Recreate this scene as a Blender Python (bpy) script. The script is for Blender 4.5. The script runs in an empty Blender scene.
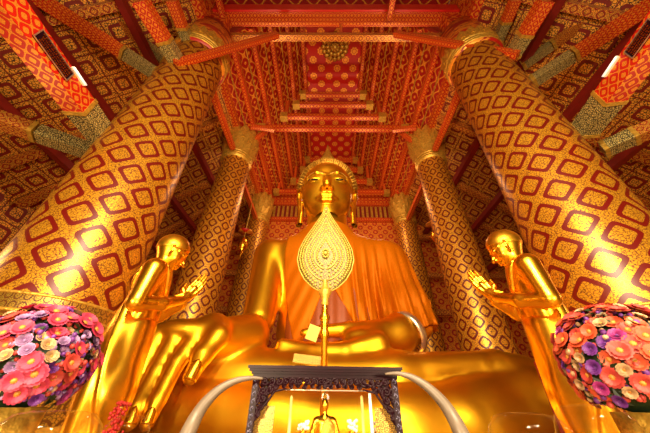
import bpy, math, random
import numpy as np
from mathutils import Vector, Matrix
random.seed(7)
PI = math.pi
S = bpy.context.scene
COL = S.collection

# ------------------------------------------------------------------ camera
F = 266.2; PITCH = math.radians(35.26); ROLL = math.radians(1.005); YAW = math.radians(.819)
CAM = np.array([-.326, 0, 1.6])
def D(px, py):
    dx = (px-325)/F; dy = -(py-216.5)/F
    c, s = math.cos(ROLL), math.sin(ROLL); u = c*dx-s*dy; v = s*dx+c*dy
    x = u; y = math.cos(PITCH)-v*math.sin(PITCH); z = math.sin(PITCH)+v*math.cos(PITCH)
    c, s = math.cos(YAW), math.sin(YAW)
    return np.array([c*x-s*y, s*x+c*y, z])
def P(px, py, Y): d = D(px, py); return Vector(CAM+d*(Y/d[1]))
def PZ(px, py, Z): d = D(px, py); return Vector(CAM+d*((Z-CAM[2])/d[2]))
cd = bpy.data.cameras.new('camera'); cam = bpy.data.objects.new('camera', cd); COL.objects.link(cam)
fw = Vector(D(325, 216.5)); rt = Vector(D(326, 216.5))-fw; rt.normalize(); up = Vector(D(325, 215.5))-fw; up.normalize(); fw.normalize()
M = Matrix((rt, up, -fw)).transposed().to_4x4(); M.translation = Vector(CAM)
cam.matrix_world = M
cd.sensor_width = 36; cd.lens = F/650*36; cd.clip_start = .05; cd.clip_end = 200
S.camera = cam

# ------------------------------------------------------------------ materials
def node_mat(name):
    m = bpy.data.materials.new(name); m.use_nodes = True
    nt = m.node_tree; b = nt.nodes['Principled BSDF']; return m, nt, b
class G:
    """tiny math-node builder"""
    def __init__(s, nt): s.nt = nt
    def n(s, t, **k):
        o = s.nt.nodes.new(t)
        for a, v in k.items(): setattr(o, a, v)
        return o
    def l(s, a, b): s.nt.links.new(a, b)
    def m(s, op, *a, clamp=False):
        o = s.n('ShaderNodeMath', operation=op, use_clamp=clamp)
        for i, v in enumerate(a):
            if isinstance(v, (int, float)): o.inputs[i].default_value = v
            else: s.l(v, o.inputs[i])
        return o.outputs[0]
    def mix(s, f, a, b):
        o = s.n('ShaderNodeMix', data_type='RGBA')
        for i, v in ((0, f), (6, a), (7, b)):
            if isinstance(v, (int, float)): o.inputs[i].default_value = v
            elif isinstance(v, tuple): o.inputs[i].default_value = (*v, 1)
            else: s.l(v, o.inputs[i])
        return o.outputs[2]
def plain(name, col, rough=.5, metal=0., noise=0., nscale=3., bump=0., bscale=20., sheen=0, spec=.5, coat=0):
    m, nt, b = node_mat(name); g = G(nt)
    b.inputs['Roughness'].default_value = rough; b.inputs['Metallic'].default_value = metal
    b.inputs['Specular IOR Level'].default_value = spec; b.inputs['Coat Weight'].default_value = coat
    b.inputs['Sheen Weight'].default_value = sheen
    tc = g.n('ShaderNodeTexCoord')
    nz = g.n('ShaderNodeTexNoise'); nz.inputs['Scale'].default_value = nscale; nz.inputs['Detail'].default_value = 4
    g.l(tc.outputs['Object'], nz.inputs['Vector'])
    dark = tuple(c*(1-noise) for c in col)
    f = g.m('MULTIPLY_ADD', nz.outputs['Fac'], 2.2, -.6, clamp=True)
    g.l(g.mix(f, dark, tuple(col)), b.inputs['Base Color'])
    if bump:
        n2 = g.n('ShaderNodeTexNoise'); n2.inputs['Scale'].default_value = bscale; n2.inputs['Detail'].default_value = 3
        g.l(tc.outputs['Object'], n2.inputs['Vector'])
        bp = g.n('ShaderNodeBump'); bp.inputs['Strength'].default_value = bump; bp.inputs['Distance'].default_value = .05
        g.l(n2.outputs['Fac'], bp.inputs['Height']); g.l(bp.outputs['Normal'], b.inputs['Normal'])
    return m
def lattice(name, red, gold, ring=(.28, .395), power=4., diamond=True, fil=14., rough=.36, metal=.65, filcol=(.11, .03, .004), filw=.05, double=False, ground=None):
    """gold ground, red outlined cells with a gold heart, black-brown filigree; works in UV space (1 = one cell)"""
    m, nt, b = node_mat(name); g = G(nt)
    tc = g.n('ShaderNodeTexCoord'); sp = g.n('ShaderNodeSeparateXYZ'); g.l(tc.outputs['UV'], sp.inputs[0])
    u, v = sp.outputs[0], sp.outputs[1]
    if diamond: a = g.m('ADD', u, v); c = g.m('SUBTRACT', u, v)
    else: a, c = u, v
    p = g.m('ABSOLUTE', g.m('SUBTRACT', g.m('FRACT', a), .5)); q = g.m('ABSOLUTE', g.m('SUBTRACT', g.m('FRACT', c), .5))
    pw = g.m('ADD', g.m('POWER', p, power), g.m('POWER', q, power)); d = g.m('POWER', pw, 1/power)
    inner = g.m('GREATER_THAN', d, ring[0]); outer = g.m('LESS_THAN', d, ring[1]); r = g.m('MULTIPLY', inner, outer)
    if double:   # thin red line through the gold band between cells
        r = g.m('MAXIMUM', r, g.m('GREATER_THAN', g.m('MAXIMUM', p, q), .475))
    vo = g.n('ShaderNodeTexVoronoi', feature='DISTANCE_TO_EDGE', voronoi_dimensions='2D'); vo.inputs['Scale'].default_value = fil
    nzz = g.n('ShaderNodeTexNoise', noise_dimensions='2D'); nzz.inputs['Scale'].default_value = fil*.8
    add = g.n('ShaderNodeVectorMath', operation='MULTIPLY_ADD'); add.inputs[1].default_value = (.12, .12, 0)
    g.l(tc.outputs['UV'], nzz.inputs['Vector']); g.l(nzz.outputs['Color'], add.inputs[0]); g.l(tc.outputs['UV'], add.inputs[2]); g.l(add.outputs[0], vo.inputs['Vector'])
    fl = g.m('LESS_THAN', vo.outputs['Distance'], filw)
    goldc = g.mix(fl, gold, filcol)
    if ground: goldc = g.mix(g.m('GREATER_THAN', d, ring[1]), goldc, ground)
    colr = g.mix(r, goldc, red)
    g.l(colr, b.inputs['Base Color'])
    nr = g.m('SUBTRACT', 1., g.m('MAXIMUM', r, fl))
    g.l(g.m('MULTIPLY', nr, metal), b.inputs['Metallic']); b.inputs['Roughness'].default_value = rough
    return m
GOLD = (1.0, .50, .045)
M_COLUMN = lattice('column_gilt_lacquer', (.12, .004, .002), (.72, .35, .02), ring=(.265, .395), fil=16, filw=.10, metal=.6, rough=.36, power=6, filcol=(.14, .04, .005))
M_COLUMN_IN = lattice('inner_column_gilt_lacquer', (.13, .004, .002), (.9, .42, .03), ring=(.25, .39), fil=11, filw=.08, double=False, metal=.6, rough=.42)
M_NAVE = lattice('nave_ceiling_red_gold', (.30, .003, .001), (.78, .32, .025), ring=(.14, .45), power=3, fil=10, metal=.3, rough=.45, filcol=(.4, .03, .006), filw=.06)
M_AISLE = lattice('aisle_ceiling_lattice', (.17, .005, .003), (.90, .42, .05), ring=(.20, .33), power=6, diamond=False, fil=10, filcol=(.06, .02, .004), filw=.12, metal=.45, rough=.45, double=True)
M_WALL = lattice('wall_lattice', (.45, .012, .006), (.9, .34, .03), ring=(.18, .36), power=2, fil=10, filcol=(.3, .01, .004), filw=.08, metal=.4, rough=.45)
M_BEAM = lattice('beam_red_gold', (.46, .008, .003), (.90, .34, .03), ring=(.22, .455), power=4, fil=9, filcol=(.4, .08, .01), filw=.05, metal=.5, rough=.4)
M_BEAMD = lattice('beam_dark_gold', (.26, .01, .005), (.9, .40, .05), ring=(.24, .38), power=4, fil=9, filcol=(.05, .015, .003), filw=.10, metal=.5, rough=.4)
M_SLEEVE = lattice('sleeve_green_gold', (.05, .02, .01), (.80, .62, .20), ring=(.30, .36), power=2, fil=7, filcol=(.02, .022, .012), filw=.16, metal=.5, rough=.35)
M_BAND = lattice('collar_bands', (.10, .03, .005), (.62, .36, .05), ring=(.30, .44), power=2, diamond=False, fil=6, filcol=(.05, .03, .004), filw=.10, metal=.75, rough=.3)
M_FAN = lattice('fan_filigree', (.07, .04, .003), (.36, .25, .025), ring=(.24, .38), power=2, fil=4, filcol=(.08, .05, .004), filw=.18, metal=.25, rough=.5)
M_FANB = plain('fan_gilding', (.62, .46, .07), .5, .35, noise=.4, nscale=30)
M_FRETGOLD = lattice('gold_fret_panel', (.25, .13, .02), (.85, .55, .12), ring=(.3, .4), power=2, fil=6, filcol=(.10, .05, .01), filw=.16, metal=.6)
M_GOLD = plain('statue_gold_leaf', (1.0, .52, .022), .40, 1., noise=.16, nscale=.9, bump=.12, bscale=1.3)
M_GOLDM = plain('polished_gold', (1.0, .52, .03), .27, 1., noise=.08, bump=.05, bscale=4)
M_GOLDO = plain('old_gilt_ornament', (.80, .46, .06), .42, .6, noise=.5, nscale=9, bump=.4, bscale=14)
M_HAIR = plain('gilded_hair', (.50, .25, .025), .5, .8, noise=.4, nscale=3)
M_HAIRM = plain('smooth_gilded_hair', (.82, .42, .03), .38, 1., noise=.35, nscale=12)
M_ROBE = plain('orange_satin_robe', (.58, .145, .001), .55, .3, noise=.12, nscale=.7, bump=.12, bscale=3, spec=.1)
M_LAPSHADE = plain('brown_lap_shade', (.30, .055, .003), .55, .1, noise=.1)  # shade in the lap, put into a brown cloth colour
M_RED = plain('red_lacquer', (.62, .012, .008), .4, 0, noise=.12)
M_REDD = plain('dark_red_lacquer', (.22, .010, .006), .45, 0, noise=.25)
M_REDCLOTH = plain('red_cloth', (.38, .003, .003), .6, 0, noise=.3, nscale=14)
M_WOOD = plain('dark_rosewood', (.016, .0018, .006), .4, 0, noise=.4, nscale=12, spec=.15)
M_MOP = plain('mother_of_pearl', (.14, .12, .20), .25, .2, noise=.75, nscale=60)
M_IVORY = plain('old_ivory', (.16, .12, .085), .42, 0, noise=.35, nscale=7, bump=.06, bscale=9)
M_SILVER = plain('silver_band', (.75, .68, .55), .3, .9)
M_EYE = plain('black_inlay', (.02, .012, .008), .2)
M_EYEW = plain('pearl_inlay', (.75, .62, .40), .3)
M_FLOOR = plain('polished_floor', (.50, .28, .10), .25, 0, noise=.3)
M_WHITE = plain('white_casing', (.85, .80, .70), .4)
M_STICK = plain('white_sticker', (.8, .8, .78), .5)
M_LEAF = plain('leaf_green', (.018, .035, .01), .5, noise=.4, nscale=9)
M_WAX = plain('candle_wax', (.95, .70, .25), .4)
M_PLATE = lattice('inscribed_plate', (.5, .3, .05), (1., .68, .12), ring=(.42, .46), power=6, diamond=False, fil=4, filcol=(.22, .12, .01), filw=.12, metal=.4)
def emit(name, col, st):
    m, nt, b = node_mat(name); b.inputs['Emission Color'].default_value = (*col, 1); b.inputs['Emission Strength'].default_value = st
    b.inputs['Base Color'].default_value = (*col, 1); return m
M_TUBE = emit('lit_tube', (1, .93, .8), 2)
def glass(name, tint=(1, .98, .95), rough=.02, op=.06):
    m = bpy.data.materials.new(name); m.use_nodes = True; nt = m.node_tree; nt.nodes.clear(); g = G(nt)
    out = g.n('ShaderNodeOutputMaterial'); tr = g.n('ShaderNodeBsdfTransparent'); gl = g.n('ShaderNodeBsdfGlossy'); mx = g.n('ShaderNodeMixShader')
    lw = g.n('ShaderNodeLayerWeight'); fr = g.m('MULTIPLY_ADD', g.m('POWER', lw.outputs['Facing'], 4.), .45, .03)
    tr.inputs[0].default_value = (*tint, 1); gl.inputs['Roughness'].default_value = rough
    g.l(g.m('ADD', fr, op, clamp=True), mx.inputs[0]); g.l(tr.outputs[0], mx.inputs[1]); g.l(gl.outputs[0], mx.inputs[2]); g.l(mx.outputs[0], out.inputs[0])
    return m
M_GLASS = glass('clear_glass', op=.0); M_GLASSJ = glass('jar_glass', (.97, .96, .93), .04, -.02)
def dots(name):
    """red panel with gold rosettes in staggered rows (object space, metres)"""
    m, nt, b = node_mat(name); g = G(nt)
    tc = g.n('ShaderNodeTexCoord'); sp = g.n('ShaderNodeSeparateXYZ'); g.l(tc.outputs['UV'], sp.inputs[0])
    u, v = sp.outputs[0], sp.outputs[1]
    a = g.m('SUBTRACT', g.m('FRACT', g.m('ADD', u, v)), .5); c = g.m('SUBTRACT', g.m('FRACT', g.m('SUBTRACT', u, v)), .5)
    r = g.m('SQRT', g.m('ADD', g.m('MULTIPLY', a, a), g.m('MULTIPLY', c, c)))
    ang = g.m('ARCTAN2', a, c); wob = g.m('MULTIPLY', g.m('COSINE', g.m('MULTIPLY', ang, 8.)), .03)
    r2 = g.m('ADD', r, wob)
    disc = g.m('LESS_THAN', r2, .30); hole = g.m('COMPARE', r, .17, .022)
    f = g.m('SUBTRACT', disc, hole, clamp=True)
    g.l(g.mix(f, (.50, .010, .006), (.95, .42, .05)), b.inputs['Base Color']); g.l(g.m('MULTIPLY', f, .5), b.inputs['Metallic'])
    b.inputs['Roughness'].default_value = .4
    return m
M_DOTS = dots('red_panel_gold_rosettes')

# ------------------------------------------------------------------ mesh helpers
def link(name, me, mats, parent=None):
    o = bpy.data.objects.new(name, me); COL.objects.link(o)
    for m in (mats if isinstance(mats, (list, tuple)) else [mats]): me.materials.append(m)
    if parent: o.parent = parent
    return o
class MB:
    def __init__(s): s.v = []; s.f = []; s.uv = []; s.mi = []; s.sm = []
    def add(s, vs, fs, uvs=None, mi=0, smooth=False):
        b = len(s.v); s.v += [tuple(v) for v in vs]
        for i, f in enumerate(fs):
            s.f.append([b+k for k in f]); s.uv.append(uvs[i] if uvs else [(0, 0)]*len(f)); s.mi.append(mi); s.sm.append(smooth)
    def beam(s, a, b, w, h, cell=None, upv=(0, 0, 1), mi=0):
        """box from a to b; w across, h along up; uv runs in cells along the length"""
        a = Vector(a); b = Vector(b); d = b-a; L = d.length; d.normalize()
        upv = Vector(upv); sd = d.cross(upv)
        if sd.length < .01: sd = d.cross(Vector((0, 1, 0)))
        sd.normalize(); u2 = sd.cross(d)
        vs = []
        for e in (a, b):
            for sx, sz in ((-1, -1), (1, -1), (1, 1), (-1, 1)): vs.append(e+sd*sx*w/2+u2*sz*h/2)
        cell = cell or w
        fs = []; uv = []
        for k, t in enumerate((w, h, w, h)):
            k2 = (k+1) % 4; fs.append([k, k2, 4+k2, 4+k]); uv.append([(0, -t/2/cell), (0, t/2/cell), (L/cell, t/2/cell), (L/cell, -t/2/cell)])
        fs += [[3, 2, 1, 0], [4, 5, 6, 7]]; q = [(0, 0), (w/cell, 0), (w/cell, h/cell), (0, h/cell)]; uv += [q, q]
        s.add(vs, fs, uv, mi)
        return s
    def box(s, lo, hi, cell=1., mi=0):
        c = [(lo[i]+hi[i])/2 for i in range(3)]
        s.beam((lo[0], c[1], c[2]), (hi[0], c[1], c[2]), hi[1]-lo[1], hi[2]-lo[2], cell, mi=mi); return s
    def quad(s, a, b, c, d, cell=1., uv0=(0, 0)):
        a, b, c, d = map(Vector, (a, b, c, d)); U = (b-a).length/cell; V = (d-a).length/cell
        s.add([a, b, c, d], [[0, 1, 2, 3]], [[(uv0[0], uv0[1]), (uv0[0]+U, uv0[1]), (uv0[0]+U, uv0[1]+V), (uv0[0], uv0[1]+V)]])
        return s
    def slab(s, a, b, c, d, t, cell=1.):
        """a quad with real thickness t (behind its normal)"""
        a, b, c, d = map(Vector, (a, b, c, d)); n = (b-a).cross(d-a).normalized()*t
        s.quad(a, b, c, d, cell); s.quad(a-n, d-n, c-n, b-n, cell)
        for p, q in ((a, b), (b, c), (c, d), (d, a)): s.quad(p, p-n, q-n, q, cell)
        return s
    def lathe(s, prof, n=32, c=(0, 0, 0), nu=1, vs=None, smooth=True, mi=0, wob=None):
        """prof: [(r, z)], uv: u = turns*nu, v = vs(z)"""
        c = Vector(c); vv = []
        for r, z in prof:
            for k in range(n):
                t = 2*PI*k/n; rr = r*(1+(wob(t, z) if wob else 0)); vv.append((c.x+rr*math.cos(t), c.y+rr*math.sin(t), c.z+z))
        fs = []; uv = []
        for i in range(len(prof)-1):
            va = vs(prof[i][1], i) if vs else prof[i][1]; vb = vs(prof[i+1][1], i+1) if vs else prof[i+1][1]
            for k in range(n):
                k2 = (k+1) % n; fs.append([i*n+k, i*n+k2, (i+1)*n+k2, (i+1)*n+k]); uv.append([(k/n*nu, va), ((k+1)/n*nu, va), ((k+1)/n*nu, vb), (k/n*nu, vb)])
        s.add(vv, fs, uv, mi, smooth)
        return s
    def tube(s, pts, rad, n=8, mi=0, cap=True, smooth=True, flat=None):
        pts = [Vector(p) for p in pts]; R = rad if isinstance(rad, (list, tuple)) else [rad]*len(pts)
        vv = []; prev = None; L = 0; Ls = []
        for i, p in enumerate(pts):
            t = (pts[min(i+1, len(pts)-1)]-pts[max(i-1, 0)]).normalized()
            if i: L += (p-pts[i-1]).length
            Ls.append(L)
            if prev is None: a = t.orthogonal().normalized()
            else: a = (prev-t*prev.dot(t)).normalized()
            prev = a; b = t.cross(a)
            for k in range(n):
                an = 2*PI*k/n; vv.append(p+(a*math.cos(an)+b*math.sin(an))*R[i])
        fs = []; uv = []
        for i in range(len(pts)-1):
            for k in range(n):
                k2 = (k+1) % n; fs.append([i*n+k, i*n+k2, (i+1)*n+k2, (i+1)*n+k]); uv.append([(k/n, Ls[i]), ((k+1)/n, Ls[i]), ((k+1)/n, Ls[i+1]), (k/n, Ls[i+1])])
        if cap:
            fs.append(list(range(n))[::-1]); uv.append([(0, 0)]*n); fs.append([(len(pts)-1)*n+k for k in range(n)]); uv.append([(0, 0)]*n)
        s.add(vv, fs, uv, mi, smooth)
        return s
    def ball(s, c, r, n=10, m=6, mi=0):
        rx, ry, rz = r if isinstance(r, (tuple, list)) else (r, r, r)
        prof = [(max(1e-4, math.sin(PI*i/m)), -math.cos(PI*i/m)) for i in range(m+1)]
        vv = []; 
        for a, z in prof:
            for k in range(n): t = 2*PI*k/n; vv.append((c[0]+rx*a*math.cos(t), c[1]+ry*a*math.sin(t), c[2]+rz*z))
        fs = [[i*n+k, i*n+(k+1) % n, (i+1)*n+(k+1) % n, (i+1)*n+k] for i in range(m) for k in range(n)]
        s.add(vv, fs, None, mi, True); return s
    def mesh(s, name):
        me = bpy.data.meshes.new(name); me.from_pydata(s.v, [], s.f); me.update()
        ul = me.uv_layers.new(name='UVMap'); flat = [c for f in s.uv for p in f for c in p]; ul.data.foreach_set('uv', flat)
        me.polygons.foreach_set('material_index', s.mi); me.polygons.foreach_set('use_smooth', s.sm); me.update()
        return me
    def build(s, name, mats, parent=None): return link(name, s.mesh(name), mats, parent)
def tag(o, label=None, cat=None, group=None, kind=None):
    if label: o['label'] = label
    if cat: o['category'] = cat
    if group: o['group'] = group
    if kind: o['kind'] = kind
    return o
def thing(name, label, cat, loc=(0, 0, 0), rz=0, group=None):
    o = bpy.data.objects.new(name, None); COL.objects.link(o); o.location = loc; o.rotation_euler = (0, 0, rz); o.empty_display_size = .2
    return tag(o, label, cat, group)
def keep(child, root):     # child built in world coordinates, hung under a moved root
    child.parent = root; child.matrix_parent_inverse = (Matrix.Translation(root.location) @ Matrix.Rotation(root.rotation_euler.z, 4, 'Z')).inverted()
    return child
def copy_tree(o, parent=None):
    c = o.copy(); COL.objects.link(c); c.parent = parent
    for ch in list(o.children): copy_tree(ch, c)
    return c

# ------------------------------------------------------------------ implicit surfaces
f32 = np.float32
def smin(a, b, k):
    h = np.maximum(k-np.abs(a-b), 0)/k
    return np.minimum(a, b)-h*h*k*.25
def cone(p, a, b, r1, r2):
    a = np.array(a, f32); b = np.array(b, f32); ba = b-a; pa = p-a
    h = np.clip((pa@ba)/float(ba@ba), 0, 1)
    return np.linalg.norm(pa-h[:, None]*ba, axis=1)-(r1+(r2-r1)*h)
def ell(p, c, r):
    q = (p-np.array(c, f32)); r = np.array(r, f32)
    k0 = np.linalg.norm(q/r, axis=1); k1 = np.linalg.norm(q/(r*r), axis=1)
    return k0*(k0-1)/np.maximum(k1, 1e-6)
def chain(p, pts, rs, k=.05):
    d = None
    for i in range(len(pts)-1):
        e = cone(p, pts[i], pts[i+1], rs[i], rs[i+1]); d = e if d is None else smin(d, e, k)
    return d
def surf(fn, lo, hi, h, slack=1.5):
    """surface nets over the zero set of fn, blocks far from the surface skipped"""
    lo = np.array(lo, f32); n = np.ceil((np.array(hi)-lo)/h).astype(int)+1
    B = 8; nb = -(-n//B); n = nb*B
    V = np.empty(tuple(n), f32)
    ci = np.stack(np.meshgrid(*[np.arange(k) for k in nb], indexing='ij'), -1).reshape(-1, 3)
    cc = lo+(ci*B+(B-1)/2)*h
    dc = fn(cc.astype(f32)).astype(f32); rad = h*B*.87*slack
    Vb = np.repeat(np.repeat(np.repeat(dc.reshape(tuple(nb)), B, 0), B, 1), B, 2); V[:] = Vb
    act = ci[np.abs(dc) < rad]
    off = np.stack(np.meshgrid(*[np.arange(B)]*3, indexing='ij'), -1).reshape(-1, 3)
    for s in range(0, len(act), 400):
        a = act[s:s+400]; idx = (a[:, None, :]*B+off[None]).reshape(-1, 3)
        d = fn((lo+idx*h).astype(f32)); V[idx[:, 0], idx[:, 1], idx[:, 2]] = d
    ins = V < 0
    c = np.zeros(tuple(n-1), np.int8)
    for i in (0, 1):
        for j in (0, 1):
            for k in (0, 1): c += ins[i:n[0]-1+i, j:n[1]-1+j, k:n[2]-1+k]
    cells = np.argwhere((c > 0) & (c < 8)); vid = -np.ones(tuple(n-1), np.int64); vid[cells[:, 0], cells[:, 1], cells[:, 2]] = np.arange(len(cells))
    acc = np.zeros((len(cells), 3)); cnt = np.zeros(len(cells))
    corners = [(i, j, k) for i in (0, 1) for j in (0, 1) for k in (0, 1)]
    for a in corners:
        for ax in range(3):
            if a[ax]: continue
            b = list(a); b[ax] = 1
            va = V[cells[:, 0]+a[0], cells[:, 1]+a[1], cells[:, 2]+a[2]]; vb = V[cells[:, 0]+b[0], cells[:, 1]+b[1], cells[:, 2]+b[2]]
            m = (va < 0) != (vb < 0); t = np.where(m, va/np.where(m, va-vb, 1), 0)
            q = np.array(a, float)[None]+np.eye(3)[ax][None]*t[:, None]; acc += q*m[:, None]; cnt += m
    vs = lo+(cells+acc/cnt[:, None])*h
    fs = []
    for ax in range(3):
        o1, o2 = [(1, 2), (2, 0), (0, 1)][ax]
        sl = [slice(0, None)]*3
        A = ins; sh = [n[0], n[1], n[2]]
        s0 = [slice(0, k) for k in sh]; s1 = list(s0); s0[ax] = slice(0, sh[ax]-1); s1[ax] = slice(1, sh[ax])
        e = np.argwhere(A[tuple(s0)] != A[tuple(s1)])
        e = e[(e[:, o1] > 0) & (e[:, o2] > 0) & (e[:, o1] < sh[o1]-1) & (e[:, o2] < sh[o2]-1)]
        d1 = np.eye(3, dtype=int)[o1]; d2 = np.eye(3, dtype=int)[o2]
        q = [vid[tuple((e-x).T)] for x in (d1+d2, d2, d1*0, d1)]
        q = np.stack(q, 1); flip = ~A[tuple(e.T)]
        q[flip] = q[flip][:, ::-1]; fs.append(q[(q >= 0).all(1)])
    return vs, np.concatenate(fs)
def mesh_from(name, parts):
    vs = []; fs = []; b = 0
    for v, f in parts: vs.append(v); fs.append(f+b); b += len(v)
    v = np.concatenate(vs); f = np.concatenate(fs)
    me = bpy.data.meshes.new(name); me.vertices.add(len(v)); me.vertices.foreach_set('co', v.astype(f32).ravel())
    me.loops.add(f.size); me.loops.foreach_set('vertex_index', f.ravel().astype(np.int32)); me.polygons.add(len(f))
    me.polygons.foreach_set('loop_start', np.arange(0, f.size, 4, dtype=np.int32)); me.polygons.foreach_set('use_smooth', [True]*len(f))
    me.update(calc_edges=True); me.validate(); return me
def cut(d, e): return np.maximum(d, e)        # intersection
def head_sdf(p, ears='long'):
    """unit head: x lateral, y forward, z up, chin -.5 to crown +.5"""
    ax = np.abs(p[:, 0]); q = np.stack([ax, p[:, 1], p[:, 2]], 1)
    d = ell(q, (0, -.05, .12), (.345, .40, .38))
    d = smin(d, ell(q, (0, .05, -.15), (.272, .30, .335)), .12)
    d = smin(d, ell(q, (0, .20, -.40), (.11, .10, .085)), .10)
    d = smin(d, ell(q, (.165, .17, -.13), (.10, .10, .13)), .10)
    d = smin(d, chain(q, [(0, .335, .05), (0, .385, -.06), (0, .435, -.155)], [.022, .030, .045], .03), .035)
    d = smin(d, ell(q, (.047, .375, -.168), (.034, .045, .028)), .02)
    d = smin(d, chain(q, [(.03, .345, .055), (.13, .335, .105), (.25, .245, .075), (.30, .16, .03)], [.014, .019, .016, .010], .03), .03)
    d = np.maximum(d, -(ell(q, (.145, .37, .02), (.085, .055, .030))-.0)*1.)  if False else d
    d = smin(d, ell(q, (.145, .283, .015), (.090, .062, .042)), .02)
    d = smin(d, chain(q, [(0, .362, -.262), (.05, .352, -.252), (.115, .300, -.268)], [.022, .024, .010], .02), .018)
    d = smin(d, chain(q, [(0, .345, -.312), (.045, .338, -.308), (.095, .300, -.285)], [.028, .024, .010], .02), .018)
    if ears == 'long':
        e = chain(q, [(.345, .02, .10), (.375, -.05, .14), (.375, -.09, .05), (.350, -.05, -.12), (.335, -.02, -.28), (.335, 0, -.42), (.335, .02, -.52), (.315, .045, -.47), (.310, .04, -.28), (.325, .02, -.10)], [.022, .026, .026, .022, .022, .028, .034, .028, .022, .02], .02)
    else:
        e = chain(q, [(.325, .03, .04), (.36, -.03, .08), (.365, -.06, .02), (.345, -.03, -.10), (.345, 0, -.24), (.335, .03, -.20), (.32, .02, -.08)], [.020, .024, .024, .020, .032, .024, .02], .02)
    d = smin(d, e, .015)
    return d

exec_order = []
# ================================================================== SETTING
# floor, walls, ceilings
b = MB(); b.box((-18, -10, -.3), (18, 25, 0)); fl = b.build('floor', M_FLOOR); tag(fl, kind='structure')
b = MB(); b.slab((-18, 23, 0), (18, 23, 0), (18, 23, 27.5), (-18, 23, 27.5), .3, 1.0); tag(b.build('wall_back', M_WALL), kind='structure')
for sx, nm in ((-1, 'wall_left'), (1, 'wall_right')):
    b = MB(); p = [(sx*17, -10, 0), (sx*17, 23, 0), (sx*17, 23, 14), (sx*17, -10, 14)]
    if sx > 0: p = [p[1], p[0], p[3], p[2]]
    b.slab(*p, .3, 1.3); tag(b.build(nm, M_AISLE), kind='structure')
ZC = 26.0; XE = 2.45; XS = 7.3; ZS = 18.4
b = MB()
b.slab((-XE, 6.8, ZC), (-XE, 23, ZC), (XE, 23, ZC), (XE, 6.8, ZC), .25, 1.4)
tag(b.build('ceiling', M_DOTS), kind='structure')
def zslope(x): return ZC+(ZS-ZC)*(abs(x)-XE)/(XS-XE)
for sx, nm in ((-1, 'ceiling_left'), (1, 'ceiling_right')):
    b = MB(); p = [(sx*XS, 6.8, ZS), (sx*XS, 23, ZS), (sx*XE, 23, ZC), (sx*XE, 6.8, ZC)]
    if sx > 0: p = p[::-1]
    b.slab(*p, .25, .95); tag(b.build(nm, M_NAVE), kind='structure')
    b = MB(); p = [(sx*17.2, -10, 10.2), (sx*17.2, 23, 10.2), (sx*XS, 23, ZS), (sx*XS, -10, ZS)]
    if sx > 0: p = p[::-1]
    b.slab(*p, .25, 1.05); tag(b.build(nm.replace('ceiling', 'ceiling_aisle'), M_AISLE), kind='structure')
# back wall band of niches
b = MB()
for k in range(31):
    x = -7+k*.47
    b.box((x-.12, 22.72, 17.6), (x+.12, 23, 19.0), .5)
tag(b.build('trim_1', M_GOLDO), kind='structure')
b = MB(); b.box((-7, 22.6, 17.1), (7.2, 23, 17.5), .5); b.box((-7, 22.6, 19.1), (7.2, 23, 19.5), .5); b.box((-7, 22.75, 19.5), (7.2, 23, 21.5), .8)
tag(b.build('trim_2', M_BEAM), kind='structure')
b = MB(); b.box((-7, 22.85, 17.5), (7.2, 22.98, 19.1)); tag(b.build('trim_3', M_REDD), kind='structure')

# rosette boss on the flat ceiling
ro = PZ(335, 47, ZC-.1)
b = MB()
for rr, n, r0 in ((.95, 16, .22), (.60, 12, .20), (.28, 8, .14)):
    for k in range(n):
        t = 2*PI*k/n; b.ball((ro.x+rr*math.cos(t), ro.y+rr*math.sin(t), ZC-.12), (r0, r0, .12), 8, 4)
b.ball((ro.x, ro.y, ZC-.15), (.25, .25, .2))
tag(b.build('ceiling_rosette', M_GOLDO), 'large gold rosette boss on the flat red ceiling panel', 'ceiling ornament')

# purlins: continuous rails running in depth along the sloped nave ceiling
side = {-1: 'left', 1: 'right'}
for sx in (-1, 1):
    for i, x in enumerate((2.5, 3.45, 4.4, 5.35, 6.3)):
        o = MB().beam((sx*x, 6.9, zslope(x)-.28), (sx*x, 22.9, zslope(x)-.28), .3, .5, .46).build('purlin', M_BEAM)
        tag(o, 'red and gold roof purlin in the nave, %s up the %s slope' % (('topmost', 'second from the top', 'third from the top', 'fourth from the top', 'lowest')[i], side[sx]), 'purlin', 'purlins along the nave ceiling')
        o2 = MB().beam((sx*(x+.48), 6.9, zslope(x+.48)-.05), (sx*(x+.48), 22.95, zslope(x+.48)-.05), .05, .12).build('gold_edge', M_GOLDO, o)

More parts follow.
